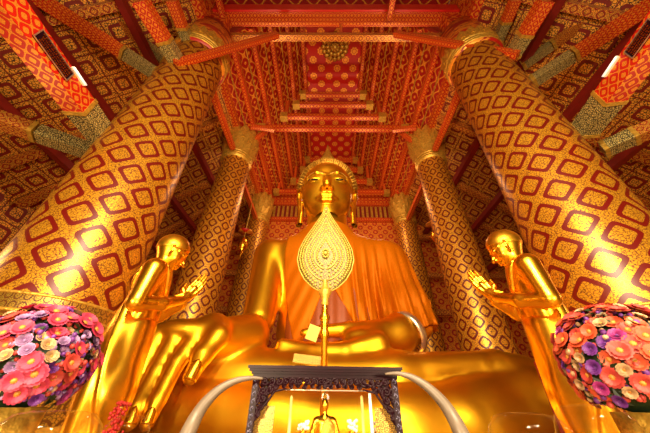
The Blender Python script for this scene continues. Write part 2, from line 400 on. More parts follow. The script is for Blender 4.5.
# trusses: tie beams of a stepped gable
def tie(y, x0, x1, z, w, h, label, cell=.6, m=M_BEAM, name='tie_beam', group='tie beams of the nave trusses'):
    o = MB().beam((x0, y, z), (x1, y, z), w, h, cell).build(name, m); tag(o, label, 'roof beam', group); return o
lv = [(19.75, 5.75, 'lowest and widest'), (21.3, 4.1, 'second lowest'), (23.05, 3.2, 'third lowest'), (24.65, 2.75, 'topmost and shortest')]
for y, nm, hh in ((13.4, 'above the middle pair of columns', .42), (21.3, 'above the rearmost pair of columns', .42)):
    for z, hw, w in lv:
        t = tie(y, -hw-.15, hw+.15, z, .38, hh, '%s red and gold tie beam %s' % (w, nm))
        for s in (-1, 1): MB().box((s*hw-.3, y-.27, z-.3), (s*hw+.3, y+.27, z+.28)).build('end_block', M_GOLDO, t)
    for s in (-1, 1):
        pts = [(s*6.9, 18.9)]+[(s*hw, z) for z, hw, w in lv]+[(s*2.6, 26)]
        for i in range(len(pts)-1):
            (xa, za), (xb, zb) = pts[i], pts[i+1]
            if i == 0: continue
            o = MB().beam((xa*.97, y, za+.2), (xb*1.0 if False else xa*.97, y, min(zslope(xa*.97)-.1, zb+1)), .3, .3, .4).build('truss_post', M_BEAM)
            tag(o, '%s short post of the %s truss, %s side' % (('', 'lowest', 'second', 'third', 'topmost')[i], ('middle' if y < 15 else 'rear'), side[s]), 'post', 'posts on the tie beams')
# front truss: deep beam across the whole hall with a thinner patterned tie under it
b = MB(); b.beam((-7.4, 6.35, 21.1), (7.4, 6.35, 21.1), .75, .5, .42); o = b.build('cross_beam', M_BEAM)
tag(o, 'wide red and gold beam running across the hall at the top of the picture', 'roof beam')
MB().beam((-7.4, 6.35, 21.7), (7.4, 6.35, 21.7), .55, .7).build('top_board', M_RED, o)
MB().beam((-7.4, 5.9, 21.3), (7.4, 5.9, 21.3), .12, .9).build('face_board', M_RED, o)
tie(6.65, -6.3, 6.3, 19.15, .34, .36, 'dark gold patterned tie beam just under the wide red cross beam', m=M_BEAMD, cell=.42)
for k, (pa, pb) in enumerate((((277, 35), (176, 64)), ((395, 34), (518, 55)))):
    a = P(*pa, 6.45); q = P(*pb, 5.35)
    o = MB().beam(a, q, .26, .30, .34).build('brace_beam', M_BEAM)
    tag(o, 'slanting red and gold beam passing before the capital of the front %s column' % ('left', 'right')[k], 'roof beam', 'slanting beams at the front columns')
for k, px in enumerate((224, 389)):
    a = PZ(px, 22, 21.5) if False else P(px, 20, 6.2); q = a+Vector((-.2 if k == 0 else .2, -5.5, .6))
    o = MB().beam(a, q, .3, .3, .4).build('ceiling_joist', M_BEAM); tag(o, 'short red joist meeting the wide cross beam, %s of the middle' % ('left', 'right')[k], 'joist', 'joists at the cross beam')
o = MB().beam((.35, 6.6, 20.84), (.35, 6.6, 19.34), .14, .14, .2).build('king_post', M_BEAM); tag(o, 'tiny red post between the wide cross beam and the tie beam under it', 'post')
# front panel closing the ceiling over the viewer
b = MB(); b.slab((-7.4, -8, 23.1), (-7.4, 6.7, 23.1), (7.4, 6.7, 23.1), (7.4, -8, 23.1), .2, 1.2); tag(b.build('ceiling_front', M_NAVE), kind='structure')
for sx, nm in ((-1, 'wall_upper_left'), (1, 'wall_upper_right')):
    b = MB(); p = [(sx*7.45, -8, 18.4), (sx*7.45, 6.8, 18.4), (sx*7.45, 6.8, 23.1), (sx*7.45, -8, 23.1)]
    if sx > 0: p = [p[1], p[0], p[3], p[2]]
    b.slab(*p, .15, 1.0); tag(b.build(nm, M_WALL), kind='structure')
b = MB(); b.box((-7.4, 6.75, 21.8), (7.4, 6.9, 23.1), 1) ; tag(b.build('trim_4', M_REDD), kind='structure')
b = MB()
for sx in (-1, 1):
    q = [(sx*7.4, 6.72, 18.3), (sx*7.4, 6.72, 23.1), (sx*4.2, 6.72, 23.1)]
    b.add(q+[(x, 6.85, z) for x, y, z in q], [[0, 1, 2], [5, 4, 3], [0, 3, 4, 1], [1, 4, 5, 2], [2, 5, 3, 0]])
tag(b.build('trim_5', M_REDD), kind='structure')

# ================================================================== COLUMNS
COLS = [(-7, 6.57, 1.47, 'front left'), (7, 6.57, 1.47, 'front right'), (-7, 13.42, 1.18, 'middle left'), (7, 13.42, 1.18, 'middle right'), (-7, 21.0, 1.14, 'rear left'), (7, 21.0, 1.14, 'rear right')]
def rad(r0, z): return r0*(1-.0147*(z-1.6))
for cx, cy, r0, nm in COLS:
    front = 'front' in nm
    lab = {'front left': 'huge gold column with red diamond pattern at the left edge of the hall', 'front right': 'huge gold column with red diamond pattern at the right edge of the hall',
           'middle left': 'slimmer gold and red column left of the big statue, second in its row', 'middle right': 'slimmer gold and red column right of the big statue, second in its row',
           'rear left': 'rearmost gold and red column, just behind the bare shoulder of the big statue', 'rear right': 'rearmost gold and red column, just behind the robed shoulder of the big statue'}[nm]
    t = thing('column', lab, 'column', (cx, cy, 0), 0, 'columns of the hall')
    nu = 8 if front else 9; cell = 1.10 if front else .86
    off = {'front left': 0.1, 'front right': .55}.get(nm, 0)
    zs = [i*.5 for i in range(5, 32)]+[15.9]
    ztop = 15.6
    zs = [z for z in zs if z < ztop]+[ztop]
    MB().lathe([(rad(r0, z), z) for z in zs], 64, nu=nu, vs=lambda z, i: z/cell/1.0+off).build('shaft', M_COLUMN if front else M_COLUMN_IN, t)
    # collars at the foot
    rb = rad(r0, 2.5)
    prof = [(rb*1.18, 1.2), (rb*1.16, 2.0), (rb*1.10, 2.6), (rb*1.05, 2.82), (rb*1.06, 2.9), (rb*1.01, 3.0)]
    MB().lathe(prof, 64, nu=28, vs=lambda z, i: z*3).build('foot_collar', M_BAND, t)
    for zz, rr, kk in ((2.85, .05, 1.065), (3.02, .04, 1.02), (3.36, .035, 1.0), (2.0, .06, 1.17)):
        pts = [(rb*kk*math.cos(2*PI*k/64), rb*kk*math.sin(2*PI*k/64), zz) for k in range(65)]
        MB().tube(pts, rr, 6, cap=False).build('gold_ring', M_GOLDO, t)
    r3 = rad(r0, 2.8)*1.012
    MB().lathe([(r3, 3.02), (r3*1.004, 3.2), (r3, 3.36)], 64, nu=60, vs=lambda z, i: z*5).build('bead_band', M_BAND, t)
    MB().lathe([(rb*1.45, 0), (rb*1.45, .5), (rb*1.3, .7), (rb*1.3, 1.0), (rb*1.18, 1.2)], 48, nu=30, vs=lambda z, i: z*3).build('foot', M_GOLDO, t)
    # capital: rings, flaring lotus bud of long petals
    rt_ = rad(r0, 15.6)
    prof = [(rt_, 15.55), (rt_*1.10, 15.62), (rt_*1.12, 15.75), (rt_*1.02, 15.9), (rt_*1.0, 16.0), (rt_*1.07, 16.1), (rt_*1.0, 16.2)]+([(rt_*1.0, 16.9), (rt_*.98, 18.6), (.01, 18.65)] if front else [(rt_*1.08, 16.6), (rt_*1.22, 17.2), (rt_*1.25, 17.8), (rt_*1.15, 18.3), (rt_*1.0, 18.7), (.01, 18.75)])
    MB().lathe(prof, 48).build('capital', M_WALL if front else M_GOLDO, t)
    for zz, rr in ((15.7, .09), (16.1, .07), (15.9, .05)):
        pts = [(rt_*1.07*math.cos(2*PI*k/48), rt_*1.07*math.sin(2*PI*k/48), zz) for k in range(49)]
        MB().tube(pts, rr, 8, cap=False).build('gold_ring', M_GOLDO, t)
    b = MB()
    for row, (n, z0, h, r1, r2) in enumerate(((18, 16.1, .55, 1.03, 1.12), (18, 16.3, .6, 1.02, 1.14)) if front else ((11, 17.3, 1.5, 1.20, 1.30), (11, 16.75, 1.2, 1.12, 1.42), (11, 16.15, .95, 1.04, 1.32))):
        for k in range(n):
            a = 2*PI*(k+(row % 2)*.5)/n; w0 = 2*PI*rt_*1.15/n*.5
            vs = []; fs = []
            N = 7
            for i in range(N):
                s = i/(N-1); z = z0+h*s-(.18*h*max(0, s-.8)/.2 if row < 2 else 0)*.6
                rr = rt_*(r1+(r2-r1)*(s**1.4)); w = w0*(math.sin(PI*(.12+.88*(1-s)**.75))**.6 if s < 1 else 0.02)*(1.05)
                w = w0*1.3*(1-s**2.2)**.8+.01
                for dx, dr in ((-1, 0), (0, .14*rt_*(1-s*.6)), (1, 0)):
                    rr2 = rr+dr; x = rr2*math.cos(a)-dx*w*math.sin(a); y = rr2*math.sin(a)+dx*w*math.cos(a); vs.append((x, y, z))
                if i:
                    q = (i-1)*3; fs += [[q, q+1, q+4, q+3], [q+1, q+2, q+5, q+4]]
            b.add(vs, fs, None, 0, False)
    pt = b.build('lotus_petals', M_GOLDO, t)
    md = pt.modifiers.new('s', 'SOLIDIFY'); md.thickness = .05
    MB().box((-.55, -.55, 18.6), (.55, .55, 20.2 if not front else 21)).build('top_block', M_BEAM, t)

# beams joining column heads in depth, and the plate rails above the aisles
for sx in (-1, 1):
    for k, (y0, y1, z) in enumerate(((8, 12.2, 15.9), (14.7, 19.8, 15.4))):
        o = MB().beam((sx*6.9, y0, z), (sx*6.9, y1, z), .3, .34, .4).build('link_beam', M_BEAM)
        tag(o, 'red and gold beam joining the %s columns on the %s' % (('front and middle', 'middle and rear')[k], side[sx]), 'roof beam', 'beams joining the columns in depth')
    o = MB().beam((sx*7.3, -3, 18.6), (sx*7.3, 22.9, 18.6), .55, .6, .5).build('wall_plate', M_BEAM)
    tag(o, 'long red beam along the foot of the nave ceiling on the %s' % side[sx], 'roof beam', 'long beams along the nave')
    # knee braces from middle columns up to the tie beam
    for k, (a, q) in enumerate((((6.3, 12.9, 16.9), (5.3, 13.4, 19.4)), ((6.1, 12.2, 18.3), (4.6, 12.9, 18.9)))):
        o = MB().beam((sx*a[0], a[1], a[2]), (sx*q[0], q[1], q[2]), .28, .3, .35).build('knee_brace', M_BEAM)
        tag(o, '%s red and gold knee brace at the head of the middle %s column' % (('steep', 'shallow')[k], side[sx]), 'brace', 'knee braces at the middle columns')
    # aisle rafters
    for k, y in enumerate((1.5, 4.2, 9.0, 11.2, 15.7, 18.3)):
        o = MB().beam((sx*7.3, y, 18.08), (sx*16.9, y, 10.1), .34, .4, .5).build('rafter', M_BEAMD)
        tag(o, 'dark gold rafter under the %s aisle roof, %s counted from the viewer' % (side[sx], ('first', 'second', 'third', 'fourth', 'fifth', 'sixth')[k]), 'rafter', 'rafters of the side aisles')
    for k, x in enumerate((9.4, 11.8, 14.2)):
        z = 18.4-(x-7.3)*.83-.1
        o = MB().beam((sx*x, -4, z-.78), (sx*x, 22.9, z-.78), .34, .4, .5).build('aisle_purlin', M_REDD)
        tag(o, 'dark red purlin under the %s aisle roof, %s from the nave' % (side[sx], ('nearest', 'second', 'farthest')[k]), 'purlin', 'purlins of the side aisles')
    # aisle cross beams behind the columns
    for k, (y, z) in enumerate(((13.6, 12.5), (21.0, 14.2), (21.0, 10.5), (21.0, 7.5))):
        x1 = 16.9
        if k == 0: continue
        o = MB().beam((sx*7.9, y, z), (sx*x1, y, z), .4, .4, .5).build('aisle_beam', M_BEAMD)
        tag(o, '%s dark beam running outward behind the rear %s column' % (('', 'upper', 'middle', 'lower')[k], side[sx]), 'roof beam', 'aisle beams at the rear columns')

# big near beams springing from the front columns
def s_of(a, d, px):      # where along the line a + s*d the sight line of a pixel passes closest
    r = Vector(D(*px)).normalized(); w = a-Vector(CAM); b_ = d.dot(r)
    return (b_*w.dot(r)-w.dot(d))/(d.dot(d)-b_*b_)
def near_beam(pa, ypa, pb, w, h, label, m1=M_BEAM, slv=.25, zoff=0, extend=1.0, cell=None):
    a = P(*pa, ypa); q = PZ(*pb, a.z+zoff); q = a+(q-a)*extend
    t = thing('strut_beam', label, 'roof beam', a, 0, 'patterned beams springing from the front columns')
    d = q-a
    if isinstance(slv, tuple): slv = s_of(a, d, slv)
    keep(MB().beam(a+d*slv, q, w, h, cell or w*.62).build('shaft', m1), t)
    keep(MB().beam(a, a+d*slv*.93, w*1.02, h*1.02, w*.8).build('sleeve', M_SLEEVE), t)
    e = .06/d.length
    for s in (e*1.2, slv): keep(MB().beam(a+d*(s-e), a+d*(s+e), w*1.1, h*1.1, w).build('gold_band', M_GOLDO), t)
    return t, a, d, w, h
NB = []
NB.append(near_beam((107, 142), 5.9, (8, 10), .55, .66, 'wide orange patterned beam with a sign and a light tube at upper left', extend=1.5, slv=(83, 106), cell=.42))
NB.append(near_beam((583, 132), 5.9, (656, 35), .55, .66, 'wide orange patterned beam with a sign and a light tube at upper right', extend=1.6, slv=(603, 96), cell=.42))
near_beam((180, 66), 5.6, (140, 0), .5, .45, 'patterned beam rising from the head of the front left column, lower of two', slv=.42, m1=M_BEAM)
near_beam((192, 52), 6.0, (172, 0), .42, .4, 'patterned beam rising from the head of the front left column, upper of two', slv=.5, m1=M_BEAM)
near_beam((512, 56), 5.6, (546, 0), .5, .45, 'patterned beam rising from the head of the front right column, lower of two', slv=.42)
near_beam((497, 42), 6.0, (515, 0), .42, .4, 'patterned beam rising from the head of the front right column, upper of two', slv=.5)
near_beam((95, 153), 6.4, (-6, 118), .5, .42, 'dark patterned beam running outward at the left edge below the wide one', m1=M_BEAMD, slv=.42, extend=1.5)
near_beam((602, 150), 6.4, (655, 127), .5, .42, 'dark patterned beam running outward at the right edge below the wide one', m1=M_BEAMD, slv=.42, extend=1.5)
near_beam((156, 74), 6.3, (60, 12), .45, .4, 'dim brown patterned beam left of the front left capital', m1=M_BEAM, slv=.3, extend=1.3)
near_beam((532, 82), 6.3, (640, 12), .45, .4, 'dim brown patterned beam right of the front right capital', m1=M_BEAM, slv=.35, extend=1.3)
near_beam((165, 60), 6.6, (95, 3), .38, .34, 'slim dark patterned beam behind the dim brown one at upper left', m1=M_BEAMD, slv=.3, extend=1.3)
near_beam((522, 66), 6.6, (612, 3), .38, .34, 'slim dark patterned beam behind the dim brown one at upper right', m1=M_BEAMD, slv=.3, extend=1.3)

# ------------------------------------------------------------------ signs and tubes under the two wide beams
for k, (t, a, d, w, h) in enumerate(NB[:2]):
    dn = d.normalized(); inn = dn.cross(Vector((0, 0, 1))).normalized()
    if inn.x*(1 if k == 0 else -1) < 0: inn = -inn      # towards the middle of the hall
    vv = Vector((0, 0, 1)); nm = ('left', 'right')[k]; L = d.length
    s0, s1 = (s_of(a, d, (66, 74)), s_of(a, d, (32, 30))) if k == 0 else (s_of(a, d, (634, 52)), s_of(a, d, (660, 18)))
    if s1 < s0: s0, s1 = s1, s0
    off = inn*(w/2+.03)
    sg = thing('sign_board', 'narrow dark sign board with rows of gold characters on the upper %s beam' % nm, 'sign', a+d*s0, 0, 'sign boards on the wide beams')
    keep(MB().beam(a+d*s0+off, a+d*s1+off, .04, h*.52, upv=vv).build('board', M_WOOD), sg)
    fr = MB(); o2 = inn*(w/2+.055)
    for q in (-1, 1): fr.beam(a+d*s0+o2+vv*q*h*.26, a+d*s1+o2+vv*q*h*.26, .02, .022)
    for q in (s0, s1): fr.beam(a+d*q+o2-vv*h*.27, a+d*q+o2+vv*h*.27, .02, .022, upv=dn)
    keep(fr.build('frame', M_SILVER), sg)
    ch = MB(); rr = random.Random(3)
    for row in range(4):
        x = .06
        while x < (s1-s0)*L-.12:
            wv = rr.uniform(.03, .07); c = a+d*s0+dn*x+vv*(-.115+row*.077)+o2
            ch.beam(c, c+dn*wv, .012, .012); ch.beam(c+vv*.022, c+vv*.022+dn*wv*.6, .012, .012); ch.beam(c+dn*wv-vv*.02, c+dn*wv+vv*.025, .012, .012, upv=dn)
            x += wv+.03
    keep(ch.build('lettering', M_GOLDM), sg)
    sA, sB = (s_of(a, d, (82, 86)), s_of(a, d, (70, 68))) if k == 0 else (s_of(a, d, (612, 78)), s_of(a, d, (627, 58)))
    tb = thing('light_tube', 'white tube light fixed to the upper %s beam beside the sign' % nm, 'lamp', a+d*sA, 0, 'tube lights on the wide beams')
    o_ = inn*(w*.5+.03)+vv*(h*.5-.03); c0 = a+d*sA+o_; c1 = a+d*sB+o_
    keep(MB().beam(c0, c1, .06, .09).build('casing', M_WHITE), tb)
    keep(MB().tube([c0+inn*.05, c1+inn*.05], .02, 8).build('tube', M_TUBE), tb)

# ================================================================== BIG STATUE
XB = -.28
def V3(*a): return tuple(float(x) for x in P(*a))
SH_R = (-3.35, 13.0, 8.1); EL_R = V3(259, 318, 11.9); WR_R = V3(207, 338, 9.6)
def torso(p):
    d = ell(p, (XB, 13.1, 7.2), (3.0, 1.55, 2.3))
    d = smin(d, ell(p, (XB, 12.9, 4.4), (2.35, 1.5, 2.3)), 1.0)
    d = smin(d, cone(p, (-3.0, 13.1, 8.1), (2.45, 13.1, 8.0), .95, .88), .8)
    d = smin(d, cone(p, (-.38, 13.2, 8.8), (-.38, 13.05, 11.3), 1.25, 1.15), .7)
    return d
def arm_l(p):
    return chain(p, [(2.9, 13.05, 7.8), (3.3, 12.3, 4.9), ], [.95, .80])
def fore_l(p):
    d = chain(p, [(3.45, 12.3, 4.6), V3(398, 334, 11.6), V3(378, 336, 11.1)], [.85, .72, .52], .3)
    palm = V3(372, 338, 11.0)
    d = smin(d, ell(p, V3(362, 338, 10.95), (.75, .55, .38)), .3)
    # thumb edge (upper) and four fingers (lower)
    d = smin(d, chain(p, [V3(383, 330, 11.2), V3(350, 329, 11.1), V3(322, 331, 11.1), V3(304, 333, 11.1)], [.40, .29, .24, .17], .1), .15)
    for k, (dy, e) in enumerate(((0, 0), (.38, 3), (.74, 1), (1.05, -8))):
        d = smin(d, chain(p, [V3(378, 343, 10.6+dy), V3(345, 350, 10.4+dy), V3(312, 350, 10.4+dy), V3(282+abs(e), 344, 10.4+dy)], [.40, .27, .24, .19], .1), .12)
    return d
def arm_r(p):
    d = chain(p, [SH_R, EL_R], [.95, .70], .5); d = smin(d, chain(p, [V3(248, 336, 11.0), WR_R], [.82, .60], .3), .10)
    hb = V3(186, 332, 9.4)
    d = smin(d, ell(p, hb, (1.0, .70, .40)), .35)
    F_ = [[(202, 332), (178, 361), (158, 400), (147, 424)], [(180, 333), (157, 371), (139, 405), (130, 424)], [(160, 336), (136, 380), (122, 412), (113, 430)], [(146, 344), (118, 390), (107, 412), (98, 432)]]
    for k, pts in enumerate(F_):
        ys = [9.25-.05*k, 8.75, 8.45, 8.35]
        d = smin(d, chain(p, [V3(*q, y) for q, y in zip(pts, ys)], [.36, .235, .215, .165], .05), .09)
    d = smin(d, chain(p, [V3(214, 328, 9.5), V3(219, 336, 9.1), V3(203, 355, 8.75), V3(190, 378, 8.6)], [.50, .36, .28, .20], .12), .2)
    return d
def legs(p):
    d = chain(p, [(-6.0, 11.2, 1.5), (-2.0, 10.6, 1.15), (2.0, 10.35, .98), (4.2, 10.45, 1.05), (6.1, 10.9, 1.45)], [1.5, 1.25, 1.25, 1.35, 1.55], .5)          # lower shin and knees
    d = smin(d, chain(p, [(-1.8, 12.7, 1.9), (-6.0, 11.5, 1.8)], [1.4, 1.4]), .4)
    d = smin(d, chain(p, [(1.4, 12.7, 1.9), (6.0, 11.5, 1.8)], [1.4, 1.4]), .4)
    d = smin(d, chain(p, [(-5.9, 11.0, 2.3), (-1, 10.7, 2.35), (2, 10.55, 2.4), (4.9, 10.5, 2.74)], [1.15, .85, .76, .50], .4), .08)   # upper shin
    d = smin(d, chain(p, [(4.95, 10.5, 2.70), (5.5, 10.7, 2.6), (6.4, 11.0, 2.35)], [.50, .72, .92], .2), .10)
    return d
def body(p):
    d = smin(torso(p), arm_r(p), .25)
    d = smin(d, arm_l(p), .4); d = smin(d, fore_l(p), .2)
    d = smin(d, legs(p), .25)
    return d
HS = 5.0; HC = np.array([-.40, 13.05, 12.30], f32)
def head_w(p, ears='long'):
    q = (p-HC)/HS; q = np.stack([q[:, 0], -q[:, 1], q[:, 2]], 1)
    q = q/np.array([.98, 1, 1], f32)
    return head_sdf(q, ears)*HS
buddha = thing('seated_buddha_statue', 'colossal seated golden buddha statue in an orange robe at the centre of the hall', 'statue', (XB, 12, 0))
bm_ = mesh_from('body', [surf(body, (-8.2, 7.8, -.2), (8.4, 15.1, 10.9), .085), surf(head_w, (-2.6, 10.4, 10.1), (1.8, 15.4, 15.6), .045)])
o = link('body', bm_, M_GOLD); keep(o, buddha)
# hair cap with pointed curls, raised crown and flame finial
hb = MB()
def cap_pt(th, ph, k=1.0):
    return Vector((HC[0]+.353*HS*k*math.sin(th)*math.cos(ph), HC[1]+.05*HS-.408*HS*k*math.sin(th)*math.sin(ph), HC[2]+.12*HS+.39*HS*k*math.cos(th)))
def hair_ok(n_):      # n_: unit direction (x lateral, y forward, z up); hairline rises over the brow
    lim = .02 if n_[1] < 0 else .02+.92*n_[1]**1.5
    return n_[2] > lim
rows = 30; caps = []
for i in range(rows):
    th = (i+.5)/rows*PI*.56
    n = max(5, int(2*PI*math.sin(th)*rows/1.75))
    for k in range(n):
        ph = 2*PI*(k+.5*(i % 2))/n
        nn = (math.sin(th)*math.cos(ph), math.sin(th)*math.sin(ph), math.cos(th))
        if not hair_ok(nn): continue
        c = cap_pt(th, ph, 1.0); out = (cap_pt(th, ph, 1.1)-c).normalized()
        a = out.orthogonal().normalized(); b2 = out.cross(a); r = .095
        vs = [c-out*.10+(a*math.cos(t)+b2*math.sin(t))*r*1.05 for t in [PI*j/3 for j in range(6)]]+[c+out*.04+(a*math.cos(t)+b2*math.sin(t))*r*.8 for t in [PI*j/3 for j in range(6)]]+[c+out*.27]
        fs = [[j, (j+1) % 6, 6+(j+1) % 6, 6+j] for j in range(6)]+[[6+j, 6+(j+1) % 6, 12] for j in range(6)]
        hb.add(vs, fs, None, 0, False)
uc = (HC[0], HC[1]+.35, HC[2]+.44*HS)
for i in range(9):
    th = (i+.5)/9*PI*.5; n = max(4, int(2*PI*math.sin(th)*7))
    for k in range(n):
        ph = 2*PI*(k+.5*(i % 2))/n; out = Vector((math.sin(th)*math.cos(ph), math.sin(th)*math.sin(ph), math.cos(th)))
        c = Vector(uc)+Vector((out.x*1.0, out.y*1.0, out.z*1.0)); a = out.orthogonal().normalized(); b2 = out.cross(a)
        vs = [c-out*.12+(a*math.cos(t)+b2*math.sin(t))*.14 for t in [PI*j/3 for j in range(6)]]+[c+out*.18]
        hb.add(vs, [[j, (j+1) % 6, 6] for j in range(6)], None, 0, False)
hb.ball(uc, 1.0, 20, 12)
o = hb.build('curled_hair', M_HAIR); keep(o, buddha); 
fz = uc[2]+.85
o = MB().lathe([(.62, 0), (.66, .25), (.50, .55), (.42, .8), (.30, 1.15), (.18, 1.5), (.09, 1.9), (.01, 2.3)], 20, (uc[0], uc[1]-.1, fz), wob=lambda t, z: .16*math.cos(6*t)).build('flame_finial', M_GOLDO); keep(o, buddha)
# eyes
for s in (-1, 1):
    e = MB(); e2 = MB()
    cx_ = HC[0]+s*.145*HS*.98
    for mbx, rr, dy, dz in ((e, (.30, .05, .06), 0, -.03), (e2, (.24, .09, .045), -.03, -.05)):
        mbx.ball((cx_, HC[1]-.338*HS+dy+.02, HC[2]+.002*HS+dz-.02), rr, 14, 8)
    eo = e.build('eye', M_GOLDO); keep(eo, buddha); io = e2.build('iris', M_EYE, eo)
    lid = MB(); pts = [(cx_+.40*t, HC[1]-.346*HS+.06+.12*t*t, HC[2]+.002*HS+.09*(1-t*t)-.02) for t in [j/6-1 for j in range(13)]]
    lid.tube(pts, .035, 6); lo_ = lid.build('eyelid_line', M_EYE); lo_.parent = eo
    br = MB(); pts = [(HC[0]+s*x*HS, HC[1]-y*HS, HC[2]+z*HS) for x, y, z in ((.03, .362, .058), (.08, .360, .088), (.13, .352, .108), (.19, .315, .106), (.25, .262, .080), (.30, .178, .035))]
    br.tube(pts, .03, 6); keep(br.build('brow_line', M_GOLDO), buddha)
# robe
def wedge(p):     # >0 inside the V cut for the shade on the belly (apex up)
    return np.minimum((6.3-p[:, 2])*.42+(p[:, 0]+.35)-(p[:, 0]+.35)*0, 1e3)
def folds(p):
    x, z = p[:, 0], p[:, 2]
    m = np.clip((x-.1)/.6, 0, 1)*np.clip((8.6-z)/2.0, 0, 1)
    m2 = np.clip((-x-.6)/.6, 0, 1)*np.clip((8.0-z)/2.5, 0, 1)
    return m*(.060*np.sin((x-.10*(8.6-z))*13.0+.6*np.sin(z*1.3))+.030*np.sin(x*24+z))+m2*.035*np.sin((x*1.2-z*.55)*8)
def robe_f(p):
    d = torso(p)-.13
    sl = chain(p, [(2.85, 13.05, 7.85), (3.2, 12.5, 5.4), (3.3, 12.3, 4.0)], [1.08, 1.14, 1.22], .2)
    d = smin(d, sl, .5)
    d = d+folds(p)
    x, y, z = p[:, 0], p[:, 1], p[:, 2]
    d = cut(d, 4.25+.10*np.sin(x*5)-z+0*x-2.4*np.clip((-x-.2)*1.2, 0, 1))   # hem: higher on the robed side
    d = cut(d, -(x+2.45-.04*(z-8)**2))                                  # right arm side left free
    V = np.minimum((x+.28)+(6.25-z)*.38, (6.25-z)*.55-(x+.28))        # V cut out to show the brown shade cloth
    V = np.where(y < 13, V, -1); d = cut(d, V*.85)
    d = cut(d, z-9.75+.0*x)
    d = np.maximum(d, -(torso(p)+.10)) if False else d
    return d
rv = surf(robe_f, (-4.4, 10.2, 1.4), (5.6, 15.2, 10.2), .07)
o = link('robe', mesh_from('robe', [rv]), M_ROBE); keep(o, buddha)
def lap_shade_f(p):  # dark lap triangle taken as shade, shaped as a darker inner cloth
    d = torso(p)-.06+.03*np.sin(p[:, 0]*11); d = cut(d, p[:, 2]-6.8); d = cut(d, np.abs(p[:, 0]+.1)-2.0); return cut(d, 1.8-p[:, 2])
o = link('lap_shade_cloth', mesh_from('lap_shade_cloth', [surf(lap_shade_f, (-2.4, 10.6, 1.6), (2.3, 13.4, 7), .07)]), M_LAPSHADE); keep(o, buddha)
# cuff band at the elbow
e0 = Vector(V3(408, 334, 11.8)); ax = (Vector((3.6, 12.45, 4.75))-Vector(V3(390, 334, 11.4))).normalized()
o = MB().lathe([(.80, -.16), (.90, -.14), (.92, .0), (.90, .14), (.80, .16)], 32).build('silver_cuff', M_SILVER)
o.location = Vector(V3(405, 334, 11.75)); o.rotation_euler = ax.to_track_quat('Z', 'Y').to_euler(); 
o.parent = buddha; o.matrix_parent_inverse = Matrix.Translation(buddha.location).inverted()
# finger nails of the lowered hand
def nail(pa, pb, ya, yb, r):
    a = Vector(V3(*pa, ya)); q = Vector(V3(*pb, yb)); dd = (q-a); L = dd.length; dd.normalize(); vw = (Vector(CAM)-q).normalized(); sd = dd.cross(vw).normalized(); n_ = sd.cross(dd).normalized()
    if n_.dot(vw) < 0: n_ = -n_
    vs = []; fs = []; N = 9; W = 6
    for i in range(N):
        s = i/(N-1)
        for j in range(W+1):
            t = (j/W-.5)*1.9; wv = math.sqrt(max(.05, 1-(max(0, .35-s)/.35)**2)); rr = r*1.06
            vs.append(a+dd*L*s+sd*math.sin(t)*rr*wv*.85+n_*math.cos(t)*rr)
    for i in range(N-1):
        for j in range(W): k = i*(W+1)+j; fs.append([k, k+1, k+W+2, k+W+1])
    m = MB(); m.add(vs, fs, None, 0, True); o = m.build('fingernail', M_GOLDM); md = o.modifiers.new('s', 'SOLIDIFY'); md.thickness = .05; md.offset = 0; keep(o, buddha)
nail((199, 361), (188, 382), 8.70, 8.54, .225)
nail((153, 408), (146, 426), 8.42, 8.33, .18)
nail((136, 408), (129, 426), 8.42, 8.33, .18)
# gold card and inscribed plate in the lap
c = P(313.5, 333, 9.9); o = MB().beam(c+Vector((-.10, .0, -.24)), c+Vector((.06, 0, .24)), .40, .05, 1, upv=(0, -1, 0)).build('gold_card', M_FANB)
tag(o, 'square gold card propped beside the fingers of the hand in the lap', 'card')
c = P(307, 360, 9.25); o = MB().beam(c+Vector((-.42, 0, .05)), c+Vector((.42, 0, -.03)), .26, .05, .2, upv=(0, -1, .3)).build('inscribed_plate', M_PLATE)
tag(o, 'small yellow inscribed plate on the lap above the display case', 'plaque')

# ================================================================== DISCIPLES
def monk_body(p):
    y = p[:, 1]; q = p.copy(); q[:, 1] = np.abs(y)
    d = ell(p, (.03, 0, 3.12), (.29, .46, .52))
    d = smin(d, ell(p, (.0, 0, 2.5), (.28, .34, .45)), .2)
    d = smin(d, cone(q, (.02, .0, 3.42), (.02, .42, 3.44), .22, .20), .12)
    d = smin(d, cone(p, (.02, 0, 3.4), (.10, 0, 3.85), .20, .165), .12)
    d = smin(d, chain(q, [(.0, .50, 3.44), (-.06, .60, 2.78)], [.19, .15], .1), .08)
    d = smin(d, chain(q, [(-.06, .60, 2.78), (.32, .38, 2.88), (.62, .12, 3.06)], [.145, .115, .085], .08), .03)
    d = smin(d, chain(q, [(.05, .14, .25), (.0, .14, 1.3), (0, .12, 2.3)], [.14, .16, .2], .1), .1)
    d = smin(d, chain(q, [(0, .17, .16), (.38, .2, .10)], [.12, .08], .1), .08)
    return d
def monk_hand(p):
    q = p.copy(); q[:, 1] = np.abs(p[:, 1])
    # palms together: wrist (.62,.1,3.06) to tips (.92,0,3.72)
    d = chain(q, [(.58, .13, 3.03), (.70, .065, 3.16)], [.088, .075], .05)
    d = smin(d, chain(q, [(.70, .055, 3.18), (.80, .05, 3.36)], [.060, .055], .04), .05)
    for k, (o_, L) in enumerate(((-.095, .30), (-.03, .36), (.03, .34), (.09, .27))):
        bx = .79+o_*.86; bz = 3.33-o_*.45
        d = smin(d, cone(q, (.70+o_*.5, .052, 3.16-o_*.2), (bx, .050, bz), .05, .040), .02)
        d = smin(d, chain(q, [(bx, .046, bz), (bx+.10*L/.3*.8, .038, bz+L*.5), (bx+.17*L/.3*.8, .026, bz+L)], [.039, .036, .024], .01), .010)
    d = smin(d, chain(q, [(.66, .07, 3.17), (.60, .05, 3.30), (.63, .035, 3.42)], [.05, .042, .028], .02), .02)
    return d
